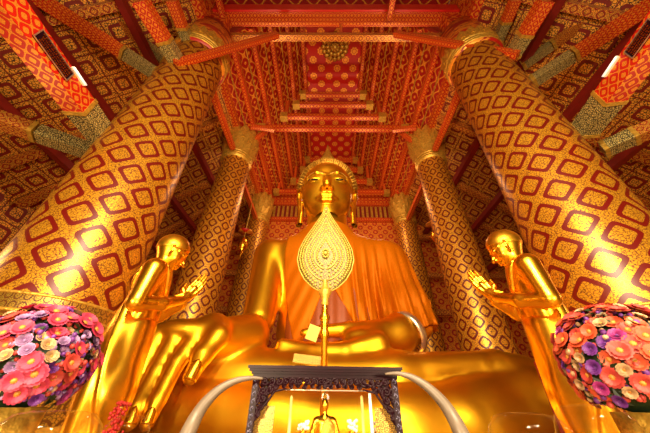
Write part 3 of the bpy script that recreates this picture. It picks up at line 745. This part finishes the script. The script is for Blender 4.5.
TL = math.radians(20)
def monk_head(p):
    q = p-np.array([.17, 0, 4.03], f32); c, s = math.cos(TL), math.sin(TL)
    fx = q[:, 0]*c-q[:, 2]*s; fz = q[:, 0]*s+q[:, 2]*c
    h = np.stack([q[:, 1], fx, fz], 1)/.80
    return head_sdf(h, 'short')*.80
def monk_hair(p):
    q = p-np.array([.17, 0, 4.03], f32); c, s = math.cos(TL), math.sin(TL)
    fx = q[:, 0]*c-q[:, 2]*s; fz = q[:, 0]*s+q[:, 2]*c
    h = np.stack([q[:, 1], fx, fz], 1)/.80
    d = ell(h, (0, -.05, .12), (.358, .412, .392)); lim = np.where(h[:, 1] > 0, .02+.55*np.clip(h[:, 1]/.42, 0, 1)**1.2*.5, .02-.5*np.clip(-h[:, 1], 0, 1)*.6)
    return cut(d, (lim-h[:, 2]))*.80
def monk_robe(p):
    x, y, z = p[:, 0], p[:, 1], p[:, 2]
    d = chain(p, [(0, 0, .45), (0, 0, 1.5), (0, 0, 2.5)], [.36, .31, .33], .3)
    d = cut(d, .34-z); d = cut(d, z-2.62)
    t = monk_body(p)-.035
    sash = cut(cut(t, -(y+.05+.5*(z-3.0))), .0+z-3.62); sash = cut(sash, 2.3-z)
    d = smin(d, sash, .05)
    # outer flap hanging from the far forearm down the front, and back hem
    fl1 = ell(p, (.10, .12, 1.9), (.27, .27, 1.5)); d = smin(d, fl1, .08)
    fl2 = ell(p, (-.16, -.08, 1.8), (.24, .30, 1.3)); d = smin(d, fl2, .06)
    d = d-.022*np.tanh(45*(x*.75-y*.45+(z-1.9)*.16-.04))
    return d+.012*np.sin(y*16+x*7)*np.clip((2.6-z), 0, 1)
def monk(mname, label, loc, face, sc):
    t = thing('praying_disciple_statue', label, 'statue', loc, face, 'pair of praying disciples')
    t.scale = sc; return t
mb1 = mesh_from('body', [surf(monk_body, (-.5, -.9, 0), (1., .9, 4.0), .028), surf(monk_hand, (.4, -.3, 2.9), (1.15, .3, 3.9), .011), surf(monk_head, (-.3, -.38, 3.5), (.7, .38, 4.6), .012)])
monkL = monk('m', 'golden disciple statue with joined palms at left, before the front left column', (-3.80, 5.0, .18), math.radians(32), (1, 1, 1))
link('body', mb1, M_GOLDM, monkL)
link('hair', mesh_from('hair', [surf(monk_hair, (-.4, -.40, 3.5), (.7, .40, 4.6), .016)]), M_HAIRM, monkL)
link('robe', mesh_from('robe', [surf(monk_robe, (-.8, -.8, .2), (.9, .9, 3.7), .028)]), M_GOLDM, monkL)
mb = MB(); mb.lathe([(.01, -.18), (.75, -.18), (.75, -.08), (.68, -.04), (.68, .02), (.01, .02)], 32); mb.build('base', M_GOLDO, monkL)
monkR = copy_tree(monkL); monkR.location = (3.64, 5.0, .2); monkR.rotation_euler = (0, 0, math.radians(180-30)); monkR.scale = (1.04, -1.04, 1.04)
tag(monkR, 'golden disciple statue with joined palms at right, before the front right column')

# ================================================================== CEREMONIAL FAN
fy = 5.0; ft = P(325.5, 207, fy); fb = P(326, 292, fy); fc = P(326.5, 262, fy)
fx0 = (ft.x+fb.x)/2; H = ft.z-fb.z; 
fan = thing('ceremonial_fan', 'tall golden leaf-shaped ceremonial fan on a pole before the big statue', 'ceremonial fan', (fx0, fy, 0))
def leaf(s):      # half width 0..1 over height s
    tt = [0, .04, .12, .22, .33, .45, .58, .70, .80, .88, .94, .98, 1]; ww = [.10, .40, .70, .90, 1., .95, .76, .52, .32, .17, .09, .05, .0]
    return float(np.interp(s, tt, ww))
Wf = .575
def leaf_mesh(k, y, th, n=40, vs_=14.):
    b = MB(); vs = []; fs = []; uv = []
    z0 = fb.z+H*.36*(1-k); hh = H*k
    for side_ in (-1, 1):
        for i in range(n+1):
            s = i/n; w = Wf*k*leaf(s)
            for j in range(9):
                x = (j/8*2-1); dome = .05*k*(1-x*x)*math.sin(PI*min(1, s*1.0+.02))
                vs.append((fx0+x*w, y+side_*(th/2)+side_*dome, z0+hh*s))
    N = (n+1)*9
    for q in (0, 1):
        for i in range(n):
            for j in range(8):
                a_ = q*N+i*9+j; f = [a_, a_+1, a_+10, a_+9]; f = f if q == 0 else f[::-1]; fs.append(f)
                uv.append([((vs[v][0]-fx0)*vs_, vs[v][2]*vs_) for v in f])
    for i in range(n):
        for j in (0, 8): a_ = i*9+j; f = [a_, a_+9, N+a_+9, N+a_]; fs.append(f if j == 0 else f[::-1]); uv.append([(0, 0)]*4)
    b.add(vs, fs, uv, 0, True); return b
keep(leaf_mesh(1, fy, .05, vs_=7).build('fan_blade', M_FAN), fan)
for k, r_ in ((1.0, .018), (.72, .010), (.40, .012)):
    z0 = fb.z+H*.36*(1-k); pts = []
    for i in range(41): s = i/40; pts.append((fx0-Wf*k*leaf(s)-.004, fy-.035-.055*(1-k)**.6 if k < 1 else fy, z0+H*k*s))
    for i in range(40, -1, -1): s = i/40; pts.append((fx0+Wf*k*leaf(s)+.004, fy-.035-.055*(1-k)**.6 if k < 1 else fy, z0+H*k*s))
    keep(MB().tube(pts, r_, 6).build('gold_rim', M_FANB), fan)
b = MB()
for k, n in ((.92, 44), (.83, 38), (.62, 28), (.50, 22), (.31, 14)):
    z0 = fb.z+H*.36*(1-k)
    for i in range(n):
        s = (i+.5)/n; w = Wf*k*leaf(s)
        for sg_ in (-1, 1): b.ball((fx0+sg_*w, fy-.045-.05*(1-k), z0+H*k*s), (.022, .02, .022), 6, 4)
for i in range(12):
    a = 2*PI*i/12; b.ball((fx0+.06*math.cos(a), fy-.11, fb.z+H*.38+.09*math.sin(a)), .022, 6, 4)
b.ball((fx0, fy-.11, fb.z+H*.38), .045)
keep(b.build('relief_beading', M_FANB), fan)
keep(MB().lathe([(.045, -.25), (.075, -.2), (.06, -.15), (.10, -.05), (.13, .02), (.11, .06), (.07, .1), (.06, .25)], 16, (fx0, fy, fb.z-.02)).build('socket', M_GOLDO), fan)
pz = P(326, 320, fy).z
keep(MB().lathe([(.055, 0), (.055, pz-.3), (.085, pz-.25), (.06, pz-.1), (.085, pz), (.10, pz+.05), (.06, pz+.12), (.055, fb.z-.2)], 16, (fx0, fy, 0)).build('pole', M_GOLDM), fan)
keep(MB().lathe([(.45, 0), (.45, .1), (.2, .25), (.08, .5)], 24, (fx0, fy, 0)).build('base', M_GOLDO), fan)

# ================================================================== DISPLAY CASE
yc = 2.6; cl = P(248, 367, yc); cr = P(402, 365, yc); cxm = (cl.x+cr.x)/2; zt = (cl.z+cr.z)/2; hw = (cr.x-cl.x)/2; dp = .62
case = thing('display_case', 'carved dark wood and glass display case in the bottom middle', 'display case', (cxm, yc+dp/2, 0))
def cb(name, m, parent=None):
    def go(mb): 
        o = mb.build(name, m); keep(o, case); return o
    return go
b = MB()
for hwid, z0, z1 in ((hw, zt-.022, zt), (hw-.012, zt-.042, zt-.022), (hw-.03, zt-.062, zt-.042), (hw-.042, zt-.085, zt-.062)):
    b.box((cxm-hwid, yc+(hw-hwid), z0), (cxm+hwid, yc+dp+.0+(hwid-hw), z1))
cb('cornice', M_WOOD)(b)
zb = .95; pw = .05
for sx in (-1, 1):
    for yy in (yc+.04, yc+dp-.09):
        x0 = cxm+sx*(hw-.05); b = MB(); b.box((min(x0, x0-sx*pw), yy, zb), (max(x0, x0-sx*pw), yy+pw, zt-.085)); po = cb('post', M_WOOD)(b)
        if yy < yc+.1:
            b = MB(); rr = random.Random(5+sx)
            z = zb+.05
            while z < zt-.12:
                pts = [(x0-sx*(pw*.5)+sx*.014*math.sin(t*4)*1.0, yy-.003, z+t*.035) for t in [j/6 for j in range(7)]]
                b.tube(pts, .006, 5); b.ball((x0-sx*(pw*.5)-sx*.010, yy-.003, z+.02), (.007, .004, .007), 6, 4); z += .05
            io_ = b.build('pearl_inlay', M_MOP); io_.parent = po
# carved scroll frieze and brackets
def scroll(b, c, r, turns, a0, sgn, y, th=.010):
    th *= 1.3
    pts = []; rs = []
    n = int(26*turns)
    for i in range(n+1):
        s = i/n; rr = r*(1-s*.86); a = a0+sgn*s*turns*2*PI; pts.append((c[0]+rr*math.cos(a), y+.004*math.sin(a*2), c[1]+rr*math.sin(a))); rs.append(th*(1-.45*s))
    b.tube(pts, rs, 6); b.ball(pts[-1], th*1.1, 6, 4)
yf = yc+.055; zf = zt-.085
xw = hw-.10
b = MB(); rr = random.Random(11)
n = 9
for sx in (-1, 1):
    for i in range(n):
        x = sx*(.03+i*(xw-.02)/n); c = (cxm+x, zf-.028); scroll(b, c, .030, 1.3, rr.uniform(0, 6), (-1)**i*sx, yf)
        scroll(b, (cxm+x+sx*.02, zf-.058), .020, 1.2, rr.uniform(0, 6), -(-1)**i*sx, yf+.01, .008)
        b.tube([(cxm+x, yf+.004, zf), (cxm+x+sx*.012, yf, zf-.03), (cxm+x+sx*.03, yf+.004, zf-.07)], [.008, .010, .006], 6)
    # bracket: wider towards the post and reaching down
    for (dx, dz, r) in ((.02, .10, .034), (.075, .095, .032), (.13, .085, .026), (.02, .165, .034), (.078, .15, .028), (.02, .23, .030), (.065, .205, .022), (.015, .285, .024), (.05, .26, .016), (.01, .33, .016), (.17, .075, .02), (.045, .13, .018), (.105, .125, .016)):
        scroll(b, (cxm+sx*(xw-dx+.03), zf-dz), r, 1.4, rr.uniform(0, 6), rr.choice((-1, 1)), yf, .010)
        scroll(b, (cxm+sx*(xw-dx+.045), zf-dz-.02), r*.6, 1.2, rr.uniform(0, 6), rr.choice((-1, 1)), yf+.012, .008)
    b.tube([(cxm+sx*(xw-.24), yf, zf-.08), (cxm+sx*(xw-.14), yf, zf-.10), (cxm+sx*(xw-.09), yf, zf-.17), (cxm+sx*(xw-.03), yf, zf-.24), (cxm+sx*(xw+.03), yf, zf-.36)], [.006, .010, .010, .009, .006], 6)
for k in range(3): scroll(b, (cxm, zf-.03-k*.018), .026-k*.006, .9, PI/2, 1, yf-.006, .008); scroll(b, (cxm, zf-.03-k*.018), .026-k*.006, .9, PI/2, -1, yf-.006, .008)
cb('carved_fretwork', M_WOOD)(b)
cb('frieze_rail', M_WOOD)(MB().box((cxm-xw-.04, yf-.005, zf-.092), (cxm+xw+.04, yf+.02, zf-.080)) if False else MB().box((cxm-xw-.04, yf, zf-.008), (cxm+xw+.04, yf+.025, zf)))
gx = .40
cb('glass_front', M_GLASS)(MB().box((cxm-xw-.04, yc+.095, zb), (cxm+xw+.04, yc+.10, zf)))
cb('glass_back', M_GLASS)(MB().box((cxm-xw-.04, yc+dp-.07, zb), (cxm+xw+.04, yc+dp-.065, zf)))
for sx in (-1, 1): cb('glass_side', M_GLASS)(MB().box((cxm+sx*(xw+.035)-.003, yc+.1, zb), (cxm+sx*(xw+.035)+.003, yc+dp-.1, zf)))
cb('inner_rail', M_SILVER)(MB().beam((cxm-gx, yc+.12, zf-.085), (cxm+gx, yc+.12, zf-.085), .008, .008))
for sx in (-1, 1):
    cb('gold_side_panel', M_FRETGOLD)(MB().beam((cxm+sx*(xw-.06), yc+.13, zb+.05), (cxm+sx*(xw-.06), yc+.13, zf-.20), .17, .02, .08, upv=(0, -1, 0)))
cb('sticker_strip', M_STICK)(MB().beam((cxm+gx*.62+.13, yc+.10, zb+.2), (cxm+gx*.62+.13, yc+.10, zf-.10), .022, .004, upv=(0, -1, 0)))
cb('case_floor', M_WOOD)(MB().box((cxm-hw+.03, yc+.03, zb-.06), (cxm+hw-.03, yc+dp-.03, zb)))
cb('stand', M_WOOD)(MB().box((cxm-hw, yc, .0), (cxm+hw, yc+dp, .12)).box((cxm-hw+.06, yc+.05, .12), (cxm+hw-.06, yc+dp-.05, .84)).box((cxm-hw, yc, .84), (cxm+hw, yc+dp, zb-.06)))
# small standing image in the case
fp = P(325, 400, yc+.32); sb = thing('small_gold_buddha', 'small golden robed buddha image inside the glass case', 'figurine', (fp.x, yc+.32, zb))
ztop = P(325, 389, yc+.32).z-zb
sc_ = .60
def fig(p):
    q = p.copy(); q[:, 0] = np.abs(p[:, 0])
    d = ell(p, (0, 0, .80), (.055, .06, .075)); d = smin(d, cone(p, (0, 0, .86), (0, 0, .985), .035, .006), .02)
    d = smin(d, cone(p, (0, 0, .66), (0, 0, .78), .035, .03), .02)
    d = smin(d, cone(q, (0, 0, .60), (.10, 0, .62), .07, .05), .04)
    d = smin(d, ell(p, (0, 0, .50), (.13, .08, .17)), .04)
    d = smin(d, chain(q, [(.13, 0, .61), (.19, -.02, .44), (.12, -.12, .34)], [.045, .038, .03], .02), .02)
    d = smin(d, ell(q, (.0, -.05, .24), (.26, .17, .10)), .05)
    d = smin(d, ell(p, (0, -.01, .08), (.26, .2, .08)), .03)
    return d
fo = link('body', mesh_from('fig', [surf(fig, (-.32, -.28, -.02), (.32, .25, 1.02), .011)]), M_GOLDM, sb); fo.scale = (sc_, sc_, sc_); fo.location.z = ztop-sc_
# drape on the figure's shoulder
def figrobe(p): 
    d = ell(p, (0.02, 0, .50), (.155, .098, .18)); return cut(d, -(p[:, 0]+.05)+.3*(p[:, 2]-.5))
fr_ = link('robe', mesh_from('figrobe', [surf(figrobe, (-.3, -.2, .2), (.3, .2, .8), .012)]), M_GOLDO, sb); fr_.scale = (sc_, sc_, sc_); fr_.location.z = ztop-sc_; MB().lathe([(.0, 0), (.2, 0), (.2, .03), (.15, .06), (.14, ztop-sc_-.03), (.18, ztop-sc_), (.0, ztop-sc_+.01)], 24).build('pedestal', M_GOLDO, sb)
for px, w in ((291, 'left'), (362, 'right')):
    q = P(px, 403, yc+.25); zt_ = P(px, 394, yc+.25).z
    c_ = thing('candle', 'tall pale candle in the case, %s of the small buddha' % w, 'candle', (q.x, yc+.25, zb), 0, 'candles in the display case')
    MB().lathe([(.05, 0), (.05, .02), (.018, .05), (.018, .2), (.03, .22)], 12).build('holder', M_GOLDM, c_)
    MB().lathe([(.013, .21), (.013, zt_-zb-.02), (.004, zt_-zb-.01)], 12).build('wax', M_WAX, c_)
for px, w in ((303, 'left'), (352, 'right'), (375, 'far right')):
    q = P(px, 428, yc+.2)
    v_ = thing('flower_posy', 'tiny posy of white and yellow flowers in the case, %s of the small buddha' % w, 'flowers', (q.x, yc+.2, zb), 0, 'posies in the display case')
    hz = q.z-zb
    MB().lathe([(.03, 0), (.035, .1), (.02, .2), (.03, hz-.02)], 12).build('vase', M_GOLDM, v_)
    b = MB(); rr = random.Random(px)
    for k in range(16): b.ball((rr.uniform(-.04, .04), rr.uniform(-.03, .03), hz+rr.uniform(-.02, .05)), .014, 6, 4)
    b.build('blossoms', M_STICK, v_)

# ================================================================== TUSKS
for k, (pts, w) in enumerate((([(263, 378.5), (250, 378), (235, 381), (220, 389), (207, 401), (197, 415), (188, 433)], 'left'), ([(385, 374), (397, 373.5), (411, 377), (426, 386), (440, 399), (451, 414), (461, 433)], 'right'))):
    ys = [2.50, 2.47, 2.44, 2.40, 2.37, 2.34, 2.30]
    ww = [P(*p, y) for p, y in zip(pts, ys)]
    d_ = (ww[-1]-ww[-2]).normalized()
    s_ = -1 if k == 0 else 1
    ww += [ww[-1]+Vector((s_*.06, -.02, -.22)), ww[-1]+Vector((s_*.08, 0, -.5)), ww[-1]+Vector((s_*.05, .05, -.85))]
    rs = [.007, .016, .024, .032, .039, .045, .051, .058, .064, .068]
    # resample smoothly
    A = np.array([tuple(p) for p in ww]); t = np.arange(len(A)); tt = np.linspace(0, len(A)-1, 50)
    def cr(A, x):
        i = int(min(x, len(A)-1.0001)); f = x-i; p = [A[max(0, min(len(A)-1, i+j))] for j in (-1, 0, 1, 2)]
        return .5*((2*p[1])+(-p[0]+p[2])*f+(2*p[0]-5*p[1]+4*p[2]-p[3])*f*f+(-p[0]+3*p[1]-3*p[2]+p[3])*f**3)
    pp = [cr(A, x) for x in tt]; R_ = [float(np.interp(x, t, rs)) for x in tt]
    base = ww[-1]
    tk = thing('elephant_tusk', 'greyish ivory tusk curving up to the %s corner of the display case' % w, 'tusk', (base.x, base.y, 0), 0, 'pair of tusks')
    keep(MB().tube(pp, R_, 16).build('ivory', M_IVORY), tk)
    keep(MB().lathe([(.16, 0), (.16, .08), (.10, .12), (.09, base.z-.1), (.11, base.z+.1), (.095, base.z+.12)], 24, (base.x, base.y, 0)).build('stand', M_WOOD), tk)

# ================================================================== FLOWER ARRANGEMENTS
def flower_mesh(name, col, cen, full=14, layers=2, cup=.35, curl=.0):
    b = MB(); 
    for ly in range(layers):
        r = 1-.24*ly
        for k in range(full):
            a = 2*PI*(k+.5*ly)/full; w = r*PI/full*1.15; tilt = cup+.28*ly
            vs = []
            for s, ww in ((.12, .4), (.5, 1.0), (.85, .95), (1., .35)):
                z = math.sin(tilt)*r*s-.12*s*s*(1-ly)+curl*s*s
                for dx in (-1, 1): vs.append((r*s*math.cos(a)-dx*w*ww*math.sin(a), r*s*math.sin(a)+dx*w*ww*math.cos(a), z))
            b.add(vs, [[0, 1, 3, 2], [2, 3, 5, 4], [4, 5, 7, 6]], None, 0, False)
    me = b.mesh(name); me.materials.append(col)
    c = MB(); c.ball((0, 0, .12), (.27, .27, .16), 10, 5)
    for k in range(9): a = 2*PI*k/9; c.ball((.24*math.cos(a), .24*math.sin(a), .17), .06, 5, 3)
    cm = c.mesh('c'); cm.materials.append(cen)
    return me, cm
def fm(n, c, r=.55): 
    m = plain(n, c, r, noise=.35, nscale=1.2); return m
PINK = fm('petal_pink', (.56, .035, .10)); MAG = fm('petal_magenta', (.42, .035, .24)); PUR = fm('petal_purple', (.17, .03, .28)); CRM = fm('petal_cream', (.52, .32, .16)); ORG = fm('petal_orange', (.66, .085, .03)); LIL = fm('petal_lilac', (.36, .19, .42)); ROSE = fm('petal_rose', (.52, .05, .04))
YEL = fm('flower_heart', (.62, .26, .03)); OLV = fm('flower_heart_olive', (.45, .32, .05))
FM = {'pink': flower_mesh('pink', PINK, YEL), 'orange': flower_mesh('orange', ORG, YEL), 'rose': flower_mesh('rose', ROSE, YEL), 'magenta': flower_mesh('magenta', MAG, PUR, 12, 4, .5), 'purple': flower_mesh('purple', PUR, PUR, 12, 4, .6), 'lilac': flower_mesh('lilac', LIL, LIL, 12, 4, .6), 'cream': flower_mesh('cream', CRM, YEL, 10, 3, .55)}
def bouquet(loc, R, label, kinds, seed, n=100):
    t = thing('flower_arrangement', label, 'flower arrangement', (loc[0], loc[1], 0), 0, 'pair of flower arrangements')
    rr = random.Random(seed); cz = loc[2]
    pts = []
    tries = 0
    vdir = (Vector(CAM)-Vector(loc)).normalized()
    g_ = PI*(3-math.sqrt(5)); N = 250
    cand = []
    for i in range(N):
        z = 1-2*(i+.5)/N; r = math.sqrt(1-z*z); a = i*g_+seed; v = Vector((r*math.cos(a), r*math.sin(a), z))
        if z < -.62: continue
        cand.append(v)
    cand.sort(key=lambda v: -v.dot(vdir)); rest = cand[n:]; cand = cand[:n]
    SZ = {'pink': .095, 'orange': .095, 'rose': .09, 'magenta': .075, 'purple': .065, 'lilac': .06, 'cream': .058}
    for i, v in enumerate(cand):
        kind = rr.choice(kinds); me, cm = FM[kind]
        sz = {'pink': .095, 'orange': .095, 'rose': .09, 'magenta': .075, 'purple': .065, 'lilac': .06, 'cream': .058}[kind]*rr.uniform(.85, 1.15)*.66
        rad_ = R*rr.uniform(.88, 1.07)
        o = bpy.data.objects.new('flower', me); COL.objects.link(o); o.parent = t
        v2 = (v+Vector((rr.uniform(-.25, .25), rr.uniform(-.25, .25), rr.uniform(-.1, .35)))).normalized()
        o.location = Vector((0, 0, cz))+v*rad_; o.rotation_euler = v2.to_track_quat('Z', 'Y').to_euler(); o.scale = (sz,)*3
        c = bpy.data.objects.new('flower_heart', cm); COL.objects.link(c); c.parent = o
    b = MB(); mats = [PINK, ORG, ROSE, MAG, PUR, LIL, CRM]; mk = dict(zip(('pink', 'orange', 'rose', 'magenta', 'purple', 'lilac', 'cream'), range(7)))
    for v in rest:
        kind = rr.choice(kinds); me = FM[kind][0]; sz = SZ[kind]*.66
        mt = Matrix.Translation(Vector((0, 0, cz))+v*R) @ v.to_track_quat('Z', 'Y').to_matrix().to_4x4() @ Matrix.Scale(sz, 4)
        b.add([mt @ q.co for q in me.vertices], [list(f.vertices) for f in me.polygons], None, mk[kind])
    tag(b.build('far_side_flowers', mats, t), kind='stuff')
    b = MB()
    for i in range(420):
        v = Vector((rr.gauss(0, 1), rr.gauss(0, 1), rr.gauss(0, 1))).normalized()
        if v.z < -.75: continue
        c = Vector((0, 0, cz))+v*R*rr.uniform(.78, .97); a = v.orthogonal().normalized(); q = v.cross(a); an = rr.uniform(0, 6.28); s1 = a*math.cos(an)+q*math.sin(an); s2 = v.cross(s1)
        L = R*.19; w = R*.05; p0, p1, p2, p3 = c, c+s1*L*.5+s2*w+v*L*.25, c+s1*L+v*L*.2, c+s1*L*.5-s2*w+v*L*.25
        b.add([p0, p1, p2, p3], [[0, 1, 2, 3]])
    lf = b.build('foliage', M_LEAF, t); tag(lf, kind='stuff')
    b = MB(); b.ball((0, 0, cz), R*.84, 20, 12); b.build('foam_ball', M_LEAF, t)
    b = MB()
    for i in range(520):
        v = Vector((rr.gauss(0, 1), rr.gauss(0, 1), rr.gauss(0, 1))).normalized()
        if v.z < -.7: continue
        c = Vector((0, 0, cz))+v*R*rr.uniform(.90, 1.0); r0_ = R*rr.uniform(.02, .035); b.ball(c, r0_*1.7, 6, 4, mi=rr.randrange(3))
    fo = b.build('small_filler_blossoms', [PUR, CRM if 'orange' in kinds else LIL, ROSE], t); tag(fo, kind='stuff')
    MB().lathe([(R*.5, 0), (R*.5, .05), (R*.18, .12), (R*.14, .4), (R*.5, .75), (R*.6, cz-R*.78), (R*.45, cz-R*.8)], 32).build('vase', M_GOLDO, t)
    return t
bl = P(34, 360, 2.2); br_ = P(626, 362, 2.2)
bouquet(tuple(bl), .36, 'round arrangement of pink and purple flowers at the left edge', ['pink', 'pink', 'pink', 'magenta', 'purple', 'lilac', 'cream', 'lilac', 'rose', 'pink'], 1)
bouquet(tuple(br_), .38, 'round arrangement of orange and red flowers at the right edge', ['orange', 'orange', 'rose', 'orange', 'cream', 'purple', 'rose', 'cream', 'orange', 'magenta'], 2)

# ================================================================== GLASS JARS, CLOTH, GARLAND, HANGING LAMPS
def jar(px, py, Y, r, label):
    top = P(px, py, Y); t = thing('glass_jar', label, 'glass jar', (top.x, Y, 0), 0, 'glass jars at the bottom of the picture')
    h = top.z; z0 = h-.32
    MB().lathe([(r*.9, z0), (r, z0+.08), (r, h-.10), (r*.93, h-.05), (r*.72, h-.012), (r*.4, h-.001), (.003, h)], 32).build('glass', M_GLASSJ, t)
    pts = [(r*math.cos(2*PI*k/32), r*math.sin(2*PI*k/32), z0+.02) for k in range(33)]; MB().tube(pts, .008, 6, cap=False).build('brass_rim', M_GOLDO, t)
    MB().lathe([(.0, z0-.03), (r*1.1, z0-.03), (r*1.1, z0), (.0, z0)], 32).build('tray', M_GOLDO, t)
    MB().lathe([(r*.8, 0), (r*.8, .04), (.04, .1), (.04, z0-.1), (r*.7, z0-.03)], 24).build('stand', M_GOLDO, t)
    b = MB(); b.lathe([(.03, z0), (.03, z0+.12), (.012, z0+.16), (.004, z0+.2)], 12).build('candle', M_WAX, t)
jar(60, 410, 1.25, .17, 'large glass jar at the bottom left corner before the pink flowers')
jar(132, 415, 1.55, .10, 'small glass jar beside the lowered fingers of the big statue')
jar(522, 412, 1.45, .16, 'glass jar before the knee of the big statue')
jar(585, 404, 1.35, .14, 'glass jar before the right disciple statue')
# red cloth hanging behind the right disciple
a0 = P(534, 362, 5.95); b = MB(); vs = []; fs = []
for i in range(25):
    s = i/24; z = a0.z-s*(a0.z-.03)
    for j in range(9):
        u = j/8; w = .02+.34*s**.8; vs.append((a0.x+u*w, 5.95+.03*math.sin(u*14+s*2), z))
for i in range(24):
    for j in range(8): k = i*9+j; fs.append([k, k+1, k+10, k+9])
b.add(vs, fs, None, 0, True); o = b.build('red_cloth', M_REDCLOTH); md = o.modifiers.new('s', 'SOLIDIFY'); md.thickness = .02
tag(o, 'red cloth hanging between the knee of the big statue and the right disciple', 'cloth')
rg = P(117, 418, 3.6); rr = random.Random(4); t = thing('red_garland', 'bright red garland beside the robe of the left disciple', 'garland', (rg.x, 3.6, 0)); 
b = MB()
for i in range(420):
    s = rr.random(); b.ball((rr.gauss(0, .035), rr.gauss(0, .035), rg.z+.14-s*.9), rr.uniform(.010, .022), 6, 4)
tag(b.build('petals', M_REDCLOTH, t), kind='stuff')
MB().tube([(0, 0, 0), (0, 0, rg.z+.1)], .02, 8).build('hanger_post', M_GOLDO, t)
MB().lathe([(.15, 0), (.15, .03), (.02, .06)], 16).build('foot', M_GOLDO, t)
for k, (px, py, w) in enumerate(((243, 244, 'left'), (436, 236, 'right'))):
    Y = 16.5; c = P(px, py, Y); t = thing('hanging_lamp', 'small brass lamp on a cord between the middle and rear %s columns' % w, 'lamp', c, 0, 'hanging lamps')
    MB().tube([(0, 0, .5), (0, 0, 15.25-c.z)], .03, 6).build('cord', M_GOLDO, t)
    MB().lathe([(.02, .6), (.12, .45), (.30, .2), (.34, -.1), (.22, -.4), (.08, -.55), (.12, -.6), (.04, -.9), (.01, -1.2)], 16).build('lamp_body', M_GOLDM, t)
    MB().lathe([(.02, 1.2), (.5, 1.05), (.52, .98), (.02, .95)], 16).build('canopy', M_BEAM, t)

# ================================================================== LIGHT
W = bpy.data.worlds.new('world'); S.world = W; W.use_nodes = True
W.node_tree.nodes['Background'].inputs[0].default_value = (1, .55, .22, 1); W.node_tree.nodes['Background'].inputs[1].default_value = .25
def lamp(name, typ, loc, tgt, energy, col, size=.5, angle=None, blend=.6):
    l = bpy.data.lights.new(name, typ); l.energy = energy; l.color = col
    o = bpy.data.objects.new(name, l); COL.objects.link(o); o.location = loc
    o.rotation_euler = (Vector(tgt)-Vector(loc)).to_track_quat('-Z', 'Y').to_euler()
    if typ == 'AREA': l.size = size
    else: l.shadow_soft_size = size
    if typ == 'SPOT': l.spot_size = math.radians(angle); l.spot_blend = blend
    return o
WARM = (1, .78, .48)
for s in (-1, 1):
    lamp('floodlight', 'AREA', (s*1.3, -2.0, 7.5), (s*2.6, 9, 3.5), 2600, WARM, .8)
    lamp('low_floodlight', 'AREA', (s*3.6, -4.5, 2.2), (s*2.0, 11, 6), 2600, WARM, 1.0)
    lamp('nave_uplight', 'SPOT', (s*4.6, 8.0, 13.0), (s*1.5, 14, 25), 1500, (1, .66, .38), .5, 120)
    lamp('aisle_light', 'POINT', (s*11, 5, 5), (0, 0, 0), 330, (1, .72, .35), .5)
    lamp('rear_light', 'POINT', (s*3.2, 17.5, 16), (0, 0, 0), 900, (1, .62, .35), .5)
lamp('face_fill', 'SPOT', (-2.6, 4.5, 9.5), (-.4, 12.5, 12.3), 2600, (1, .80, .48), .8, 34)  # unseen spot added to brighten the face of the big statue
lamp('upper_front_fill', 'SPOT', (-1.6, 2.2, 17), (-.4, 12.5, 10.6), 7000, (1, .78, .45), .9, 42, .8)  # added out of view above, so face and shoulders catch a highlight
lamp('case_light', 'POINT', (cxm, yc+.2, zf-.12), (0, 0, 0), 3, (1, .85, .6), .04)

vs_ = S.view_settings; S.display_settings.display_device = 'sRGB'; vs_.view_transform = 'Standard'; vs_.look = 'None'; vs_.gamma = 1; vs_.use_curve_mapping = False; vs_.exposure = -1.25
